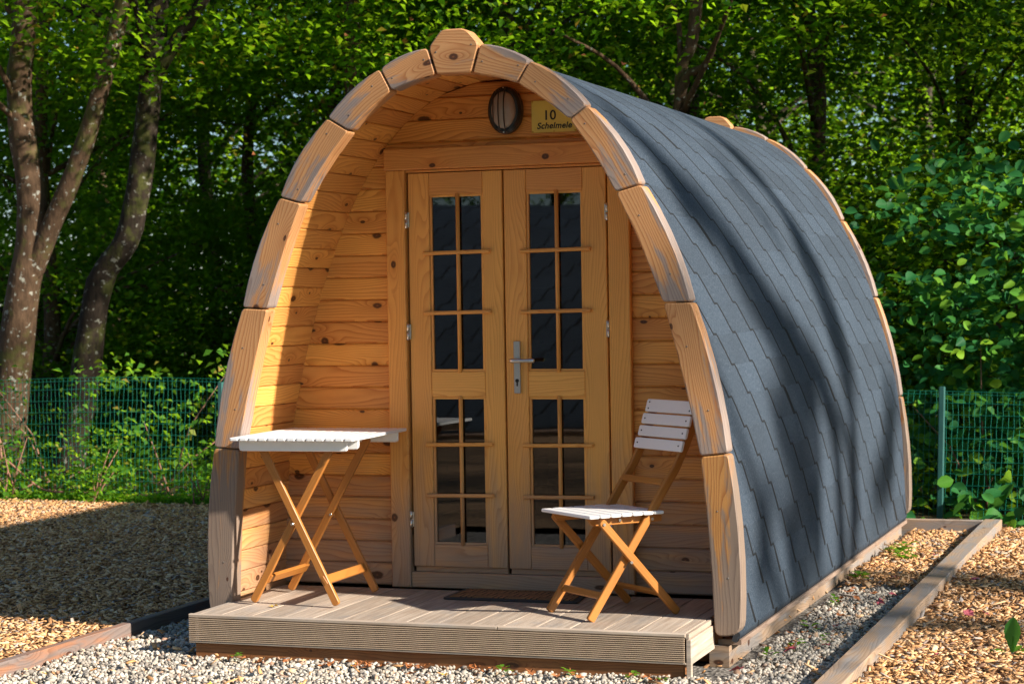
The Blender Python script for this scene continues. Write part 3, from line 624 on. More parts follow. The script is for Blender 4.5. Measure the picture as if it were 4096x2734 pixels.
# ------------------------------------------------------------------ ground
def sheet(name, pts, z, mat, kind='structure'):
    me = bpy.data.meshes.new(name); me.from_pydata([(x, y, z) for x, y in pts], [], [tuple(range(len(pts)))]); me.materials.append(mat); o = bpy.data.objects.new(name, me); COL.objects.link(o); o['kind'] = kind; return o
sheet('ground', [(-160, -160), (160, -160), (160, 200), (-160, 200)], -.165, M['soil'])
sheet('gravel_bed', [(-1.66, -3.2), (1.66, -3.2), (1.66, 4.86), (-1.66, 4.86)], -.142, M['gravelbed'])
sheet('chip_path', [(-14, -14), (-1.68, -14), (-1.68, 5.35), (-14, 5.35)], -.104, M['chipbed']); sheet('chip_path', [(1.7, -14), (12, -14), (12, 5.2), (1.7, 5.2)], -.104, M['chipbed']); sheet('chip_path', [(-1.68, -14), (1.7, -14), (1.7, -3.2), (-1.68, -3.2)], -.104, M['chipbed'])

def npmesh(name, V, Fc, nper, mat, smooth=False, kind='stuff'):
    me = bpy.data.meshes.new(name); me.vertices.add(len(V)); me.vertices.foreach_set('co', V.astype('f').ravel()); nf = len(Fc)
    me.loops.add(nf * nper); me.loops.foreach_set('vertex_index', Fc.astype('i').ravel()); me.polygons.add(nf); me.polygons.foreach_set('loop_start', np.arange(nf, dtype='i') * nper)
    me.polygons.foreach_set('loop_total', np.full(nf, nper, 'i')); me.materials.append(mat)
    if smooth: me.polygons.foreach_set('use_smooth', np.ones(nf, bool))
    me.update(calc_edges=True); return me
def link(name, me, parent=None):
    o = bpy.data.objects.new(name, me); COL.objects.link(o)
    if parent: o.parent = parent
    return o
def randrot(n, g, tilt):
    yaw = g.uniform(0, 2 * np.pi, n); ax = g.uniform(0, 2 * np.pi, n); t = g.normal(0, tilt, n); roll = g.normal(0, tilt, n)
    def rot(k, a):
        c, s_ = np.cos(a), np.sin(a); Z = np.zeros(n); O_ = np.ones(n)
        if k == 'z': m_ = [c, -s_, Z, s_, c, Z, Z, Z, O_]
        if k == 'x': m_ = [O_, Z, Z, Z, c, -s_, Z, s_, c]
        if k == 'y': m_ = [c, Z, s_, Z, O_, Z, -s_, Z, c]
        return np.stack(m_, 1).reshape(n, 3, 3)
    return rot('z', yaw) @ rot('x', t) @ rot('y', roll)
CUBE = np.array([(-1, -1, -1), (1, -.7, -1), (.85, 1, -1), (-.8, .8, -1), (-.9, -.8, 1), (1, -.9, 1), (.8, .7, 1), (-1, 1, 1)]) * .5
CF = np.array([(0, 3, 2, 1), (4, 5, 6, 7), (0, 1, 5, 4), (1, 2, 6, 5), (2, 3, 7, 6), (3, 0, 4, 7)])
phi = (1 + 5 ** .5) / 2; ICO = np.array([(-1, phi, 0), (1, phi, 0), (-1, -phi, 0), (1, -phi, 0), (0, -1, phi), (0, 1, phi), (0, -1, -phi), (0, 1, -phi), (phi, 0, -1), (phi, 0, 1), (-phi, 0, -1), (-phi, 0, 1)]) / 1.902
IF = np.array([(0, 11, 5), (0, 5, 1), (0, 1, 7), (0, 7, 10), (0, 10, 11), (1, 5, 9), (5, 11, 4), (11, 10, 2), (10, 7, 6), (7, 1, 8), (3, 9, 4), (3, 4, 2), (3, 2, 6), (3, 6, 8), (3, 8, 9), (4, 9, 5), (2, 4, 11), (6, 2, 10), (8, 6, 7), (9, 8, 1)])
def scatter(tmpl, faces, pos, dims, g, tilt, jit=0.):
    n = len(pos); T = np.repeat(tmpl[None], n, 0)
    if jit: T = T * (1 + g.uniform(-jit, jit, (n, len(tmpl), 1)))
    V = (T * dims[:, None, :]) @ np.transpose(randrot(n, g, tilt), (0, 2, 1)) + pos[:, None, :]
    Fc = faces[None] + (np.arange(n) * len(tmpl))[:, None, None]; return V.reshape(-1, 3), Fc.reshape(-1, faces.shape[1])
g = np.random.default_rng(3)
def chips(n, x0, x1, y0, y1, z):
    p = np.stack([g.uniform(x0, x1, n), g.uniform(y0, y1, n), np.zeros(n)], 1); mound = .014 * np.sin(p[:, 0] * 2.1 + 1) * np.sin(p[:, 1] * 1.7)
    p[:, 2] = z + mound + g.uniform(-.004, .014, n)
    d = np.stack([g.lognormal(-3.45, .42, n), g.lognormal(-4.32, .38, n), g.uniform(.002, .006, n)], 1); return p, d
P1, D1 = chips(88000, -6.9, -1.71, -2.2, 5.3, -.098); P2, D2 = chips(36000, 1.735, 3.7, -2.2, 5.15, -.096)
P3, D3 = chips(2600, 1.19, 1.62, 2.3, 4.85, -.112); P4, D4 = chips(500, -1.6, 1.6, -1.6, 2.3, -.112)
V, Fc = scatter(CUBE, CF, np.concatenate([P1, P2, P3, P4]), np.concatenate([D1, D2, D3, D4]), g, .30, .15)
tag(link('wood_chips', npmesh('wood_chips', V, Fc, 4, M['chip'])), 'loose pale brown wood chips covering the ground both sides of the pod', 'wood chips', kind='stuff')
areas = [(-1.645, 1.6, -2.4, -.30, 30000), (1.20, 1.615, -.30, 4.85, 11500), (-1.645, -1.13, -.30, 4.85, 9000), (-1.1, 1.1, 4.73, 4.85, 500)]
ps, ds = [], []
for x0, x1, y0, y1, n in areas:
    p = np.stack([g.uniform(x0, x1, n), g.uniform(y0, y1, n), g.uniform(-.140, -.120, n)], 1)
    p[:, 2] += .010 * np.exp(-np.minimum(np.abs(p[:, 1] + .33), .3) / .08) + .004 * np.sin(p[:, 0] * 5) * np.sin(p[:, 1] * 4)
    ps.append(p); s_ = g.lognormal(-4.78, .27, n); ds.append(np.stack([s_ * g.uniform(.9, 1.5, n), s_ * g.uniform(.8, 1.1, n), s_ * g.uniform(.5, .85, n)], 1))
V, Fc = scatter(ICO, IF, np.concatenate(ps), np.concatenate(ds), g, .5, .30)
tag(link('gravel', npmesh('gravel', V, Fc, 3, M['pebble'])), 'pale rounded gravel filling the bed around the pod', 'gravel', kind='stuff')

# ------------------------------------------------------------------ timber edgings
def edging(p, q, wid, z0, z1, label, mat='oldwood'):
    p, q = Vector(p), Vector(q); A = (q - p); L = A.length; A.normalize(); o = thing('timber_edging', ((p + q) / 2).to_tuple()[:2] + (z0,), label, 'edging'); m = MB()
    m.slab([(0, 0), (L, 0), (L, wid), (0, wid)], z0, z1, p, A, Vector((0, 0, 1)).cross(A), (0, 0, 1), .004, U=(1, 0)); m.build('timber', M[mat], o); return o
for o, nm in ((edging((1.728, -1.6, 0), (1.728, 4.93, 0), .105, -.16, -.045, 'long grey timber edging right of the pod between gravel and chips'), 0), (edging((-1.652, -3.0, 0), (-1.652, 4.80, 0), .048, -.16, -.068, 'thin brown timber edging left of the pod beside wood chips', 'redtimber'), 0), (edging((1.62, 4.83, 0), (-1.70, 4.86, 0), -.05, -.16, -.045, 'short timber edging running behind the pod, below the fence'), 0)): pass

# ------------------------------------------------------------------ fence
fn = thing('mesh_fence', (-1.5, 5.65, -.15), 'low green wire mesh fence with posts running behind the pod', 'fence')
m = MB(); FX0, FX1 = -9.2, 5.2; nv = int((FX1 - FX0) / .036)
def fy(x, z): return 5.65 + .05 * math.sin(x * 1.3) + .02 * math.sin(x * 3.1 + z * 3)
def ftop(x): return .815 - .10 * max(0, min(1, (x + 2) / 3)) + .012 * math.sin(x * 2.2)
rows = [(-.16 + .0815 * k) for k in range(12)]
def fz(k, x): return -.14 + (ftop(x) + .14) * (k / 11 if k < 11 else 1.0)
for i in range(nv):
    x = FX0 + i * .036; m.tube([(x + .004 * math.sin(k * 1.9 + i * .7) + .03 * math.sin(x * .9) * k / 11, fy(x, k * .08), fz(k, x)) for k in range(12)], .0018, 3, False)
for k in range(12):
    m.tube([(x, fy(x, k * .08) - .003, fz(k, x) + .003 * math.sin(x * 90)) for x in np.arange(FX0, FX1, .07)], .0017, 3, False)
m.tube([(x, fy(x, .9) - .004, fz(11, x) - .022) for x in np.arange(FX0, FX1, .07)], .0017, 3, False)
m.build('wire_mesh', M['fence'], fn)
for px, tilt in ((-6.95, 0), (-4.08, .01), (-1.43, 0), (1.245, .03), (3.9, 0)):
    m = MB(); m.bar((px, fy(px, 0) - .03, -.3), (px + tilt, fy(px, 0) - .03, ftop(px) - (.02 if px < 0 else -.03)), .046, .040, (0, 1, 0), .006); m.build('fence_post', M['post'], fn)

# ------------------------------------------------------------------ foliage
def leafset(C, size, g, up=.75, asp=.62, fold=.25, dirs=None):
    """C: n x 3 positions; returns diamond leaves, 4 verts each with a fold and slight droop"""
    n = len(C); nrm = g.normal(0, 1, (n, 3)); nrm[:, 2] = np.abs(nrm[:, 2]) * .6 + up * 1.6; nrm /= np.linalg.norm(nrm, axis=1)[:, None]
    t = g.normal(0, 1, (n, 3)) if dirs is None else dirs + g.normal(0, .35, (n, 3)); t -= nrm * (t * nrm).sum(1)[:, None]; t /= np.linalg.norm(t, axis=1)[:, None] + 1e-9
    s_ = np.cross(nrm, t); L = (size * g.uniform(.65, 1.25, n))[:, None]; Wd = L * asp
    a = C - t * L * .5; b = C + s_ * Wd * .5 + nrm * Wd * fold - t * L * .02; c = C + t * L * .5 - nrm * L * .12; d = C - s_ * Wd * .5 + nrm * Wd * fold - t * L * .02
    return np.stack([a, b, c, d], 1).reshape(-1, 3), np.arange(n * 4).reshape(n, 4)
def ovals(C, size, g, up=.6, asp=.8):
    """broad leaves, 8-sided with a midrib fold"""
    n = len(C); nrm = g.normal(0, .38, (n, 3)); nrm[:, 2] += up; nrm[:, 1] -= .45; nrm /= np.linalg.norm(nrm, axis=1)[:, None]; t = g.normal(0, 1, (n, 3)); t[:, 2] *= .4; t[:, 2] -= .3
    t -= nrm * (t * nrm).sum(1)[:, None]; t /= np.linalg.norm(t, axis=1)[:, None]; s_ = np.cross(nrm, t); L = (size * g.uniform(.6, 1.2, n))[:, None]
    prof = [(-.5, 0), (-.42, .26), (-.15, .46), (.15, .44), (.36, .26), (.54, 0)]; pts = []
    for x, y in prof: pts.append(C + t * L * x + s_ * L * y * asp + nrm * L * (abs(y) * .28 - x * x * .3))
    for x, y in prof[-2:0:-1]: pts.append(C + t * L * x - s_ * L * y * asp + nrm * L * (abs(y) * .28 - x * x * .3))
    V = np.stack(pts, 1); k = V.shape[1]; q = np.array([(0, 1, 2, 3), (0, 3, 4, 5), (0, 5, 6, 7), (0, 7, 8, 9)]); return V.reshape(-1, 3), (q[None] + (np.arange(n) * k)[:, None, None]).reshape(-1, 4)
def crown_mesh(name, seed, Rr, z0, z1, ncl, per, size, mat, shape='full', rc=.55):
    g = np.random.default_rng(seed); u = g.uniform(0, 1, ncl); z = z0 + (z1 - z0) * u; prof = np.clip(np.sin(np.pi * np.clip((z - z0 + .9) / (z1 - z0 + 1.2), 0, 1)) ** .6, .25, 1)
    r = Rr * prof * np.sqrt(g.uniform(.02, 1, ncl)); a = g.uniform(0, 2 * np.pi, ncl); cl = np.stack([r * np.cos(a), r * np.sin(a), z], 1)
    rr = rc * g.uniform(.6, 1.3, ncl); ci = np.repeat(np.arange(ncl), per); n = len(ci); th = g.uniform(0, 2 * np.pi, n); q = np.sqrt(g.uniform(0, 1, n)) * rr[ci]
    off = np.stack([q * np.cos(th), q * np.sin(th), g.normal(0, .10, n) - .25 * q * q], 1); tx = g.normal(0, .22, (ncl, 2)); off[:, 2] += off[:, 0] * tx[ci, 0] + off[:, 1] * tx[ci, 1]
    C = cl[ci] + off; V, Fc = leafset(C, size, g); return npmesh(name, V, Fc, 4, mat), cl
def trunk_mb(path, rad, limbs, seed, sides=14):
    m = MB(); P = catmull(path, 5); rr = np.interp(np.linspace(0, 1, len(P)), np.linspace(0, 1, len(rad)), rad); m.tube(P, list(rr), sides, True, 0, .16, seed)
    for lp_, lr in limbs:
        Q = catmull(lp_, 4); q = np.interp(np.linspace(0, 1, len(Q)), np.linspace(0, 1, len(lr)), lr); m.tube(Q, list(q), 8, True, 0, .12, seed + 1)
    return m
def limbs_to(cl, path, k, seed, r0=.03):
    rg = random.Random(seed); out = []; P = [Vector(p) for p in path]
    for c in rg.sample(list(range(len(cl))), min(k, len(cl))):
        e = Vector(cl[c]); zs = max(P[0].z + .3, e.z - rg.uniform(.5, 1.4)); 
        for a, b in zip(P, P[1:]):
            if a.z <= zs <= b.z or b is P[-1]: s0 = a.lerp(b, max(0, min(1, (zs - a.z) / max(.01, b.z - a.z)))); 
            if a.z <= zs <= b.z: break
        mid = s0.lerp(e, .5) + Vector((rg.uniform(-.25, .25), rg.uniform(-.25, .25), rg.uniform(.05, .4))); out.append(([s0, mid, e], [r0, r0 * .6, .010]))
    return out
def finish_tree(root, path, rad, cm, cl, nl, seed, mat, extra=(), off=(0, 0, 0)):
    tm = trunk_mb(path, rad, list(extra) + limbs_to(cl, path, nl, seed), seed); t = tm.build('trunk', mat); t.parent = root
    c = link('crown', cm, root); c.location = off; return t, c
def copy_tree(o, loc, rz, s_, label, group=None, name=None):
    r = o.copy(); COL.objects.link(r); r.location = loc; r.rotation_euler.z = rz; r.scale = (s_, s_, s_); r['label'] = label
    if group: r['group'] = group
    for c in o.children:
        d = c.copy(); COL.objects.link(d); d.parent = r
    return r
cmA, clA = crown_mesh('crown_a', 11, 2.6, .1, 8.5, 170, 150, .075, M['leaf'], rc=.8); cmB, clB = crown_mesh('crown_b', 12, 2.7, .3, 8.2, 190, 150, .08, M['leafdark'], rc=.8); cmC, clC = crown_mesh('crown_c', 13, 2.5, .8, 9, 160, 150, .075, M['leafpink'], rc=.75)
cmH, clH = crown_mesh('crown_high', 14, 3.0, 3.5, 9.5, 190, 95, .08, M['leaf'])
GRP = 'woodland trees behind the fence'
protos = []
for nm, cm, cl, lab in (('leafy_tree', cmA, clA, 'a'), ('leafy_tree', cmB, clB, 'b'), ('leafy_tree', cmC, clC, 'c')):
    i = len(protos); r = thing(nm, (0, 0, -.16), 'x', 'tree', GRP); path = [(0, 0, 0), (.08, .05, 1.5), (-.05, .1, 3.2), (.12, 0, 5.2), (.02, .05, 8)]
    finish_tree(r, path, [.10, .085, .07, .05, .03], cm, cl, 34, 20 + i, M['barkdark'] if i != 1 else M['bark']); protos.append(r)
spots = [  # x, y, proto, scale
 (-8.6, 10.4, 1, 1.0), (-5.6, 11.4, 1, 1.0), (-3.2, 10.0, 2, 1.0), (-.6, 10.8, 1, 1.05), (1.6, 9.8, 1, 1.0),
 (-12.4, 13.6, 1, 1.1), (-9.4, 15.8, 0, 1.15), (-6.2, 18.0, 2, 1.15), (-3.2, 20.2, 0, 1.15), (.4, 22.8, 1, 1.2),
 (-18.5, 19, 0, 1.4), (-14.5, 21.8, 1, 1.4), (-10.4, 24.6, 0, 1.4), (-6.4, 27.4, 2, 1.4), (-2.2, 30.2, 0, 1.5)]
row_of = lambda q: spots.index(q) // 5
infill = [(-7.3, 12.7, 'dark dense tree behind the leaning dark trunk'), (-9.9, 12.4, 'dark dense tree filling the gap at the far left'), (.5, 12.6, 'dark dense tree filling the gap right of the bent tree'), (2.3, 12.0, 'dark dense tree filling the gap at the right edge of the wood'), (-2.1, 12.8, 'dark dense tree filling the gap behind the slim bent branch'), (-5.0, 13.2, 'dark dense tree filling the gap left of the keystone')]
places = ['far left', 'left', 'behind the left arch', 'behind the keystone', 'behind the right roof edge', 'at the right edge']
for i, (x, y, k, s_) in enumerate(spots):
    kind = ('green leafy', 'dark dense', 'autumn speckled')[k]; d_ = 'first' if y < 12 else 'second' if y < 17 else 'third' if y < 23 else 'farthest'
    lab = '%s tree in the %s row of the wood, number %s from the left' % (kind, d_, '')
    d_ = ('first', 'second', 'third')[i // 5]; col_ = i % 5 + 1; words = ['leftmost', 'second', 'third', 'fourth', 'fifth']
    lab = '%s tree, %s from the left in the %s row behind the fence' % (kind, words[col_ - 1], d_) if col_ > 1 else '%s tree, leftmost in the %s row behind the fence' % (kind, d_)
    used = [q[2] for q in spots[:i]]
    if k not in used: r = protos[k]; r.location = (x, y, -.16); r.rotation_euler.z = i * 1.3; r.scale = (s_,) * 3; r['label'] = lab
    else: copy_tree(protos[k], (x, y, -.16), i * 1.3, s_, lab)
for i, (x, y, lb) in enumerate(infill): copy_tree(protos[1], (x, y, -.16), i * 1.9 + .5, .95 + .05 * i, lb)
# trunks one can tell apart
T = thing('forked_tree', (-6.9, 7, -.2), 'pale lichened forked trunk at the far left behind the fence', 'tree'); L0 = Vector(T.location)
loc = lambda pts: [Vector(p) - L0 for p in pts]
pa = loc([(-6.98, 7, -.25), (-6.86, 7, .1), (-6.66, 7, 1.39), (-6.53, 7, 2.2), (-6.63, 7, 3.14), (-6.55, 7, 4.0), (-6.35, 7.1, 7)])
fk = (loc([(-6.58, 7, 1.62), (-6.36, 6.98, 2.02), (-5.98, 6.95, 2.74), (-5.54, 6.9, 3.92), (-5.0, 6.8, 5.6)]), [.10, .088, .080, .07, .05])
tm = trunk_mb(pa, [.20, .165, .145, .13, .11, .10, .06], [fk] + limbs_to([tuple(c) for c in clH], pa, 16, 5), 31, 18); t = tm.build('trunk', M['bark']); t.parent = T; c = link('crown', cmH, T)
T = thing('leaning_tree', (-6.6, 7.5, -.2), 'dark leaning trunk right of the forked one, behind the fence', 'tree'); L0 = Vector(T.location)
pa = loc([(-6.66, 7.5, -.25), (-6.57, 7.5, -.05), (-6.38, 7.5, .62), (-6.18, 7.5, 1.57), (-5.87, 7.5, 2.06), (-5.68, 7.5, 3.06), (-5.57, 7.5, 4.0), (-5.3, 7.6, 7)])
fk = (loc([(-5.66, 7.5, 3.3), (-5.3, 7.5, 3.75), (-4.7, 7.4, 4.4)]), [.08, .06, .04])
tm = trunk_mb(pa, [.18, .145, .13, .12, .11, .105, .10, .06], [fk] + limbs_to([tuple(c) for c in clH], pa, 14, 6), 37, 18); t = tm.build('trunk', M['barkmid']); t.parent = T; c = link('crown', cmH, T); c.rotation_euler.z = 2.1; c.location = (1.4, .4, .1)
T = thing('slim_tree', (-4.45, 9, -.16), 'slim mottled trunk above the left side of the arch', 'tree'); L0 = Vector(T.location)
pa = loc([(-4.5, 9, -.2), (-4.42, 9, 2), (-4.41, 9, 3.4), (-4.40, 9, 4.1), (-4.3, 9, 7.5)]); tm = trunk_mb(pa, [.12, .09, .08, .08, .04], limbs_to([tuple(c) for c in clH], pa, 10, 8), 41, 12); t = tm.build('trunk', M['bark']); t.parent = T; c = link('crown', cmH, T); c.rotation_euler.z = .7
T = thing('bent_tree', (-1.1, 7.9, -.16), 'thin trunk with a bare bent branch above the shingle roof', 'tree'); L0 = Vector(T.location)
pa = loc([(-1.25, 8, -.2), (-1.2, 8, 1.6), (-1.10, 8, 2.9), (-1.07, 8, 3.25), (-.94, 8, 3.8), (-.7, 8, 7)]); br = (loc([(-1.14, 7.95, 2.75), (-1.02, 7.9, 3.12), (-.86, 7.85, 3.20), (-.76, 7.8, 3.34)]), [.045, .04, .034, .022])
tm = trunk_mb(pa, [.08, .07, .055, .05, .05, .03], [br] + limbs_to([tuple(c) for c in clH], pa, 8, 9), 43, 10); t = tm.build('trunk', M['bark']); t.parent = T; c = link('crown', cmH, T); c.rotation_euler.z = 4
# unseen trees added off to the right, sized and placed to shade the wood
for i, (x, y, k, s_) in enumerate([(5.0, 8.6, 1, 1.1), (9.8, 10.6, 1, 2.0), (18, 8.2, 1, 2.1)]):
    copy_tree(protos[k], (x, y, -.16), i * 2.1, s_, ['dense tree just beyond the right end of the fence', 'tall dark tree well right of the fence, nearest of the tall ones', 'tall dark tree farthest right of the pod'][i], 'trees to the right of the pod')
for i, (x, y, k, s_, lb) in enumerate([(6.3, -6.6, 1, 1.0, 'dark dense tree right of the camera shading the path'), (7.6, -10.6, 0, 1.1, 'green leafy tree right of the camera shading the neighbouring pod'), (-9.5, -17, 0, 1.2, 'green leafy tree behind the neighbouring pod, leftmost'), (-6.2, -19, 1, 1.2, 'dark dense tree behind the neighbouring pod, second'), (-2.8, -18, 0, 1.2, 'green leafy tree behind the neighbouring pod, third'), (.6, -19.5, 1, 1.2, 'dark dense tree behind the neighbouring pod, fourth')]):
    copy_tree(protos[k], (x, y, -.16), i * 1.7, s_, lb, 'trees mirrored in the door glass')  # added behind and right of the camera to darken what the glass reflects
# the tree whose limbs throw the bands of shade on the roof
def caster(name, loc_, pairs, label, clumps, seed):
    T = thing(name, loc_, label, 'tree', 'trees to the right of the pod'); L0 = Vector(T.location); m = MB(); m.tube(catmull([(0, 0, 0), (.1, .1, 1.6), (-.05, 0, 3.2), (0, .1, 4.6)], 5), list(np.linspace(.30, .2, 16)), 12, True, 0, .12, seed)
    for P, r in pairs: Q = [Vector((0, .1, 4.4))] + [Vector(p) - L0 for p in P]; C_ = catmull(Q, 5); m.tube(C_, list(np.interp(np.linspace(0, 1, len(C_)), np.linspace(0, 1, len(r)), r)), 8, True, 0, .1, seed)
    t = m.build('trunk', M['bark']); t.parent = T; g = np.random.default_rng(seed); Cs = []
    for (x, y, z, rx, rz, n) in clumps:
        q = g.uniform(-1, 1, (n // 9, 3)) * (.4, rx, rz) + (x, y, z); q = np.repeat(q, 9, 0) + g.normal(0, .07, (n // 9 * 9, 3)); Cs.append(q - np.array(L0))
    V, Fc = leafset(np.concatenate(Cs), .09, g); link('crown', npmesh('crown', V, Fc, 4, M['leaf']), T); return T
def up_ray(x, y, z, xt): d = (xt - x) / 1.8; return (xt, y - .38 * d, z + d)
XT = 12.
def xroof(z): return float(np.interp(z, ZO[::-1], XO[::-1]))
gs = np.random.default_rng(77); shade = []
def band(pts, hw, lai):                     # leaves hung where they shade a band of the roof
    P = np.array(pts, float); seg = np.linalg.norm(np.diff(P, axis=0), axis=1); L = seg.sum(); n = int(L * hw * 2.6 * lai * 1.7 / .0012)
    t = gs.uniform(0, L, n); cu = np.concatenate([[0], np.cumsum(seg)]); y = np.interp(t, cu, P[:, 0]) + gs.uniform(-1, 1, n) * hw; z = np.interp(t, cu, P[:, 1]) + gs.uniform(-1, 1, n) * hw * .6
    xt = gs.uniform(10.5, 13, n)
    for a_, b_, c_ in zip(y, z, xt):
        if mnoise.noise(Vector((a_ * 2.0, b_ * 1.2, 7.7))) > -.22: shade.append(up_ray(xroof(b_), a_, b_, c_))
def patch(x0, x1, y0, y1, z, lai, hole=0.):
    n = int((x1 - x0) * (y1 - y0) * .47 * lai / .0012); k = 0
    while k < n:
        x, y = gs.uniform(x0, x1), gs.uniform(y0, y1); k += 1
        if mnoise.noise(Vector((x * 1.6, y * 2.2, 3.3))) < hole: continue
        shade.append(up_ray(x, y, z, gs.uniform(10.5, 13)))
band([(.02, 1.45), (.12, 1.2), (.20, .85), (.22, .35)], .16, 1.3)
band([(.15, 2.35), (.38, 2.12), (.62, 1.9), (1.0, 1.72), (1.3, 1.42), (1.6, 1.15)], .26, 1.6); band([(1.6, 1.15), (2.05, .9), (2.4, .6), (2.7, .1)], .36, 1.8)
band([(0, .8), (0, .35)], .12, .9); band([(.35, .45), (.8, .28), (1.3, .1)], .34, 1.6); band([(1.25, .85), (1.6, .45), (2.1, .1)], .32, 1.7); band([(2.35, 2.3), (2.62, 2.1), (2.85, 1.8), (3.0, 1.4), (3.05, .9)], .24, 1.4); band([(3.5, .2), (4.0, .35), (4.4, .8)], .25, 1.0)
band([(1.7, 2.3), (2.1, 1.95), (2.4, 1.6)], .10, .5)
patch(1.18, 1.75, -.35, 2.1, -.10, 1.6, -.25); patch(1.75, 3.4, -1.4, 2.9, -.09, 1.3, .02); patch(.35, 1.1, -.36, -.12, .06, .5, 0.)
A_ = [up_ray(*q, XT) for q in ((1.15, 2.42, .63), (1.0, 1.69, 1.34), (.84, 1.07, 1.72), (.6, .43, 2.11), (.3, -.3, 2.6))]
B_ = [up_ray(*q, XT) for q in ((1.13, 3.0, .8), (.97, 3.0, 1.41), (.8, 2.85, 1.82), (.57, 2.55, 2.16), (.2, 2.2, 2.8))]
C_ = [up_ray(*q, XT) for q in ((1.09, .19, .94), (1.02, .10, 1.26), (.9, 0, 1.6))]
T = caster('limbed_tree', (12, -.2, -.16), [(A_, [.14, .10, .07, .05, .04, .03]), (B_, [.12, .09, .06, .05, .04, .03]), (C_, [.1, .06, .05, .03])],
       'tree with several rising limbs right of the pod, outside the picture', [(12, -1.5, 5.0, 1.3, .3, 60)], 71)
V, Fc = leafset(np.array(shade) - np.array(T.location), .075, gs); link('crown', npmesh('crown', V, Fc, 4, M['leafdark']), T)  # unseen leaves set along sun rays to shape shade on roof and ground

# ------------------------------------------------------------------ shrubs, ground cover, weeds
def shrub(name, loc_, n, box, size, mat, label, cat='shrub', stems=5, seed=1, group=None, big=False, up=.6):
    T = thing(name, loc_, label, cat, group); g = np.random.default_rng(seed); rx, ry, rz = box
    ncl = max(3, n // 14); cl = g.uniform(-1, 1, (ncl, 3)) * (rx, ry, .5 * rz) + (0, 0, rz * .52); ci = g.integers(0, ncl, n); C = cl[ci] + g.normal(0, 1, (n, 3)) * ((size * 2.6, size * 2.0, size * .45) if big else (size * 1.9, size * 1.9, size * .9)); C[:, 2] = np.abs(C[:, 2])
    V, Fc = ovals(C, size, g, up) if big else leafset(C, size, g, up); link('leaves', npmesh('leaves', V, Fc, 4, mat), T); m = MB(); rg = random.Random(seed)
    for i in range(stems):
        e = Vector(cl[rg.randrange(ncl)]); m.tube([(rg.uniform(-.1, .1) * rx, rg.uniform(-.1, .1), 0), Vector((e.x * .4, e.y * .4, e.z * .55)), e], [size * .08 + .004, size * .06 + .002, .002], 6)
    o = m.build('stem', M['twig']); o.parent = T; o.location = (0, 0, 0); return T
shrub('hazel_shrub', (2.15, 6.7, -.15), 3400, (1.25, .7, 2.6), .092, M['bigleaf'], 'broad leaved hazel shrub behind the fence at the right edge', big=True, seed=3, stems=10)
shrub('hazel_shrub', (1.45, 6.35, -.15), 1100, (.6, .4, 1.6), .088, M['bigleaf'], 'lower broad leaved shrub behind the right fence post', big=True, seed=4, stems=7)
shrub('hazel_shrub', (1.95, 5.42, -.15), 110, (.36, .12, .30), .14, M['bigleaf'], 'large toothed leaves spilling through the fence at the timber corner', big=True, seed=5, stems=3)
shrub('undergrowth_bush', (-4.95, 6.35, -.15), 620, (.75, .3, 1.05), .075, M['weed'], 'sunlit yellow green bush behind the left fence post', seed=6)
shrub('undergrowth_bush', (-6.1, 6.6, -.15), 380, (.8, .4, .95), .06, M['leafdark'], 'green bush between the two leaning trunks behind the fence', seed=7)
shrub('undergrowth_bush', (-3.5, 6.6, -.15), 380, (.8, .4, 1.1), .06, M['leafdark'], 'green bush behind the fence beside the left arch foot', seed=8)
shrub('sapling', (-6.45, 5.35, -.12), 420, (.28, .2, 1.25), .065, M['bigleaf'], 'leafy sapling in front of the fence at the left edge', 'sapling', seed=9, stems=4)
shrub('low_plant', (-5.0, 5.38, -.12), 460, (.30, .13, .55), .05, M['weed'], 'light green low plant at the foot of the fence middle', 'plant', seed=10)
shrub('low_plant', (-5.72, 5.36, -.12), 300, (.22, .12, .50), .05, M['weed'], 'ferny low plant in front of the leaning trunk', 'plant', seed=11)
shrub('low_plant', (-4.1, 5.38, -.12), 240, (.22, .12, .42), .04, M['weed'], 'low plant at the foot of the left fence post', 'plant', seed=12)
g = np.random.default_rng(33); n = 5200; C = np.stack([g.uniform(-7.5, -1.9, n), 5.33 + np.abs(g.normal(0, .14, n)), -.10 + np.abs(g.normal(0, .028, n))], 1); V, Fc = leafset(C, .045, g)
tag(link('ground_cover', npmesh('ground_cover', V, Fc, 4, M['weed'])), 'bright green ground cover along the foot of the left fence', 'ground cover', kind='stuff')
n = 26000; C = np.stack([g.uniform(-13, 6, n), g.uniform(5.8, 14, n), -.16 + np.abs(g.normal(0, .16, n))], 1); V, Fc = leafset(C, .09, g)
tag(link('forest_undergrowth', npmesh('forest_undergrowth', V, Fc, 4, M['leafdark'])), 'dark undergrowth covering the forest floor behind the fence', 'undergrowth', kind='stuff')
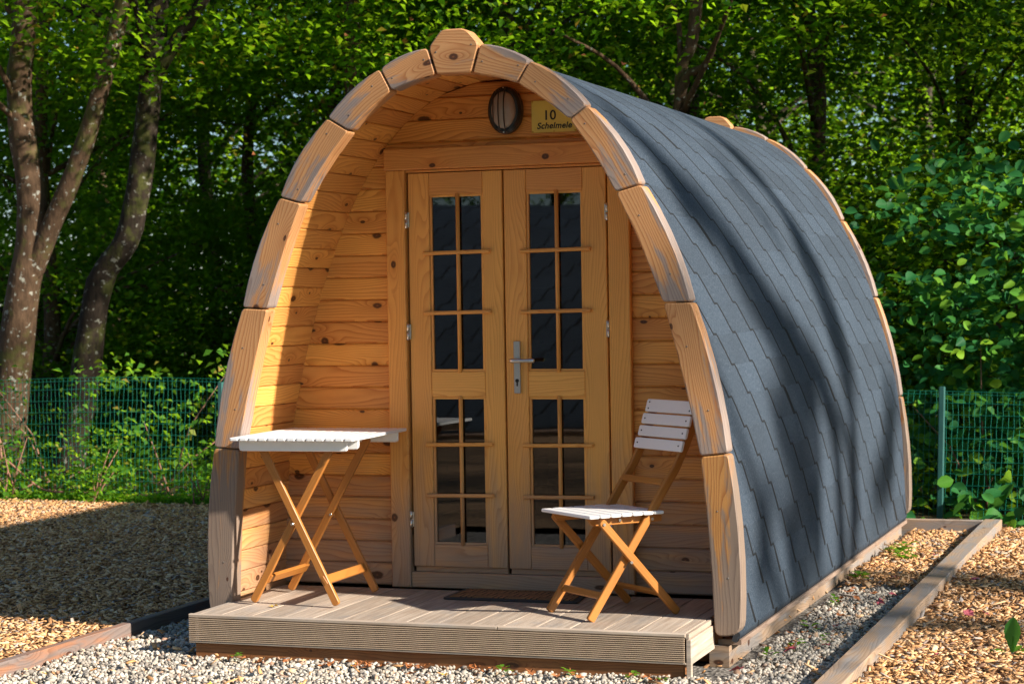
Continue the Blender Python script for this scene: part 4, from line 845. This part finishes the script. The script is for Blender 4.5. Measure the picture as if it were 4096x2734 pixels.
# far wood beyond the last trees one can tell apart
n = 70000; X_ = g.uniform(-36, 10, n); C = np.stack([X_, 41 + .32 * X_ + g.uniform(0, 2, n) + 2 * np.sin(X_), g.uniform(-.2, 12, n)], 1); V, Fc = leafset(C, .36, g)
tag(link('far_wood', npmesh('far_wood', V, Fc, 4, M['leaf'])), 'dense far wood closing the view behind all the trees', 'wood', kind='stuff')
db = thing('dead_branch', (-5.7, 5.45, -.05), 'bare crooked dead branch hanging in front of the left fence', 'branch'); m = MB()
m.tube(catmull([(-6.05, 5.45, .45), (-5.88, 5.44, .38), (-5.85, 5.43, .22), (-5.80, 5.43, .20), (-5.55, 5.42, .02), (-5.40, 5.42, -.03), (-5.05, 5.42, -.03)], 4), list(np.linspace(.010, .008, 25)), 6, lump=.2); m.tube([(-5.86, 5.43, .30), (-5.91, 5.43, .5)], [.009, .005], 6); m.tube([(-5.56, 5.42, .03), (-5.75, 5.43, -.06)], [.009, .004], 6); m.build('branch', M['twig'], db)
# dock plant
dkp = thing('dock_plant', (2.225, .43, -.095), 'upright toothed dock leaf growing from the chips at right edge', 'plant')
def leafblade(m, p, d, nrm, L, W, droop=.3, teeth=.0, pw=.85):
    p, d, nrm = Vector(p), Vector(d).normalized(), Vector(nrm).normalized(); s_ = d.cross(nrm).normalized(); n = 12; base = len(m.v)
    for i in range(n + 1):
        t = i / n; w = W * .5 * (math.sin(math.pi * min(1, t ** pw * .97 + .03)) ** .8) * (1 + teeth * (i % 2)) if i else .002; c = p + d * L * t + nrm * (-droop * L * t * t)
        m.v += [c - s_ * w + nrm * w * .25, c, c + s_ * w + nrm * w * .25]
    for i in range(n):
        for k in (0, 1): a = base + i * 3 + k; m.face([a, a + 1, a + 4, a + 3], [(0, 0)] * 4, smooth=True)
m = MB(); leafblade(m, (2.225, .43, -.10), (.03, 0, 1), (-.25, -1, 0), .150, .066, .06, .10, 1.5); m.build('leaf', M['bigleaf'], dkp)
for dx, dy, dz, L_, W_l in ((-1, -.1, .35, .085, .034), (.9, -.1, .5, .09, .036), (-.5, -.8, .25, .06, .03), (.5, -.7, .2, .07, .03), (.4, .6, .6, .07, .026)):
    m = MB(); leafblade(m, (2.225 + dx * .012, .42 + dy * .01, -.10), (dx, dy, dz), (0, -.3, 1), L_, W_l, .25, .08, 1.3); m.build('leaf', M['weed'], dkp)
m = MB(); m.tube([(2.225, .43, -.115), (2.226, .43, -.09), (2.229, .428, -.03)], [.004, .003, .0012], 6); m.build('stem', M['weed'], dkp)
# small weeds
def weed(loc_, s_, label, seed, n=8):
    T = thing('small_weed', loc_, label, 'weed', 'small weeds in the gravel'); rg = random.Random(seed); m = MB()
    for i in range(n):
        a = rg.uniform(0, 6.28); r = rg.uniform(0, 1) * s_; leafblade(m, (Vector((math.cos(a) * r * .5, math.sin(a) * r * .5, rg.uniform(.1, .8) * s_)) + Vector(loc_)), (math.cos(a), math.sin(a), rg.uniform(.1, .7)), (0, 0, 1), s_ * rg.uniform(.5, .85), s_ * rg.uniform(.3, .5), .25)
    m.build('leaves', M['weed'], T); return T
wl = [(.60, -.40, .032, 'bright green two leaved weed against the deck beam'), (.33, -.41, .03, 'small weed left of the brightest one, against the beam'), (.86, -.42, .036, 'shaded weed near the right end of the deck'), (-.86, -.38, .028, 'tiny green weed under the left part of the deck'),
      (.98, -.42, .022, 'smallest weed at the deck corner'), (1.26, .22, .036, 'weed clump beside the foot of the right arch'), (1.33, .45, .04, 'second weed clump behind the right arch foot'), (1.30, .9, .04, 'weed against the pod base beam, third from the arch'), (1.27, 1.7, .04, 'weed halfway along the pod base beam'), (1.42, .62, .035, 'weed in the middle of the shaded gravel strip'),
      (1.30, 3.6, .07, 'sunlit weed patch on the gravel by the back of the pod'), (1.36, 3.35, .06, 'lower sunlit weed patch just in front of the largest one'), (1.25, 2.5, .05, 'dark weed by brown leaves against the base beam')]
for i, (x, y, s_, lb) in enumerate(wl): weed((x, y, -.12), s_ * 1.3, lb, 50 + i, 8 if s_ < .05 else 22)
# fallen leaves
def fallen(name, mat, seed, s_=.045):
    rg = random.Random(seed); n = 10; V = []; 
    for i in range(n):
        a = 2 * math.pi * i / n; r = s_ * (.5 if i % 2 else .95) * rg.uniform(.7, 1.1) * .55; V.append((r * math.cos(a), r * math.sin(a) * .8, rg.uniform(.0, .012)))
    V.append((0, 0, .003)); me = bpy.data.meshes.new(name); me.from_pydata(V, [], [(i, (i + 1) % n, n) for i in range(n)]); me.materials.append(mat); return me
fp = [fallen('pink_leaf', M['leaffall_pink'], 1, .065), fallen('brown_leaf', M['leaffall_brown'], 2, .05), fallen('yellow_leaf', M['leaffall_yellow'], 3, .04)]
yl = link('fallen_leaf', fallen('deck_leaf', M['leaffall_yellow'], 9, .05)); yl.location = (-.84, -.09, .063); tag(yl, 'yellow leaf lying on the deck under the folding table', 'leaf')
LAB = {0: ('pink fallen leaf lying on gravel or chips right of the pod', 'pink fallen leaves'), 1: ('brown curled leaf lying on the gravel', 'brown fallen leaves'), 2: ('small yellow leaf lying on the gravel', 'yellow fallen leaves')}
rg = random.Random(5); pk = [(1.50, 3.55), (1.42, 2.6), (1.46, 2.62), (1.50, 2.0), (1.48, 1.75), (1.40, 1.0), (1.33, .35), (1.22, -.15), (1.85, 2.4), (1.95, 1.3), (2.02, 1.32), (2.05, 3.2), (2.1, 4.3), (1.92, 4.6), (1.95, .2), (1.28, 3.2), (1.45, .5)]
def put(k, x, y, z): o = link('fallen_leaf', fp[k]); o.location = (x, y, z); o.rotation_euler = (rg.uniform(-.4, .4), rg.uniform(-.4, .4), rg.uniform(0, 6.3)); s_ = rg.uniform(.7, 1.3); o.scale = (s_,) * 3; tag(o, LAB[k][0], 'leaf', LAB[k][1])
for x, y in pk: put(0, x, y, -.108 if x < 1.7 else -.078)
for i in range(34): put(1, rg.uniform(-1.0, 1.0), -.36 - abs(rg.gauss(0, .07)), -.11)
for i in range(26): put(1, 1.235 + abs(rg.gauss(0, .1)), rg.uniform(.3, 4.4), -.112)
for i in range(34): put(1, 1.22 + abs(rg.gauss(0, .08)), rg.gauss(2.75, .3), -.108)
for i in range(14): put(2, rg.uniform(-1.6, 1.6), rg.uniform(-1.0, -.4), -.114)
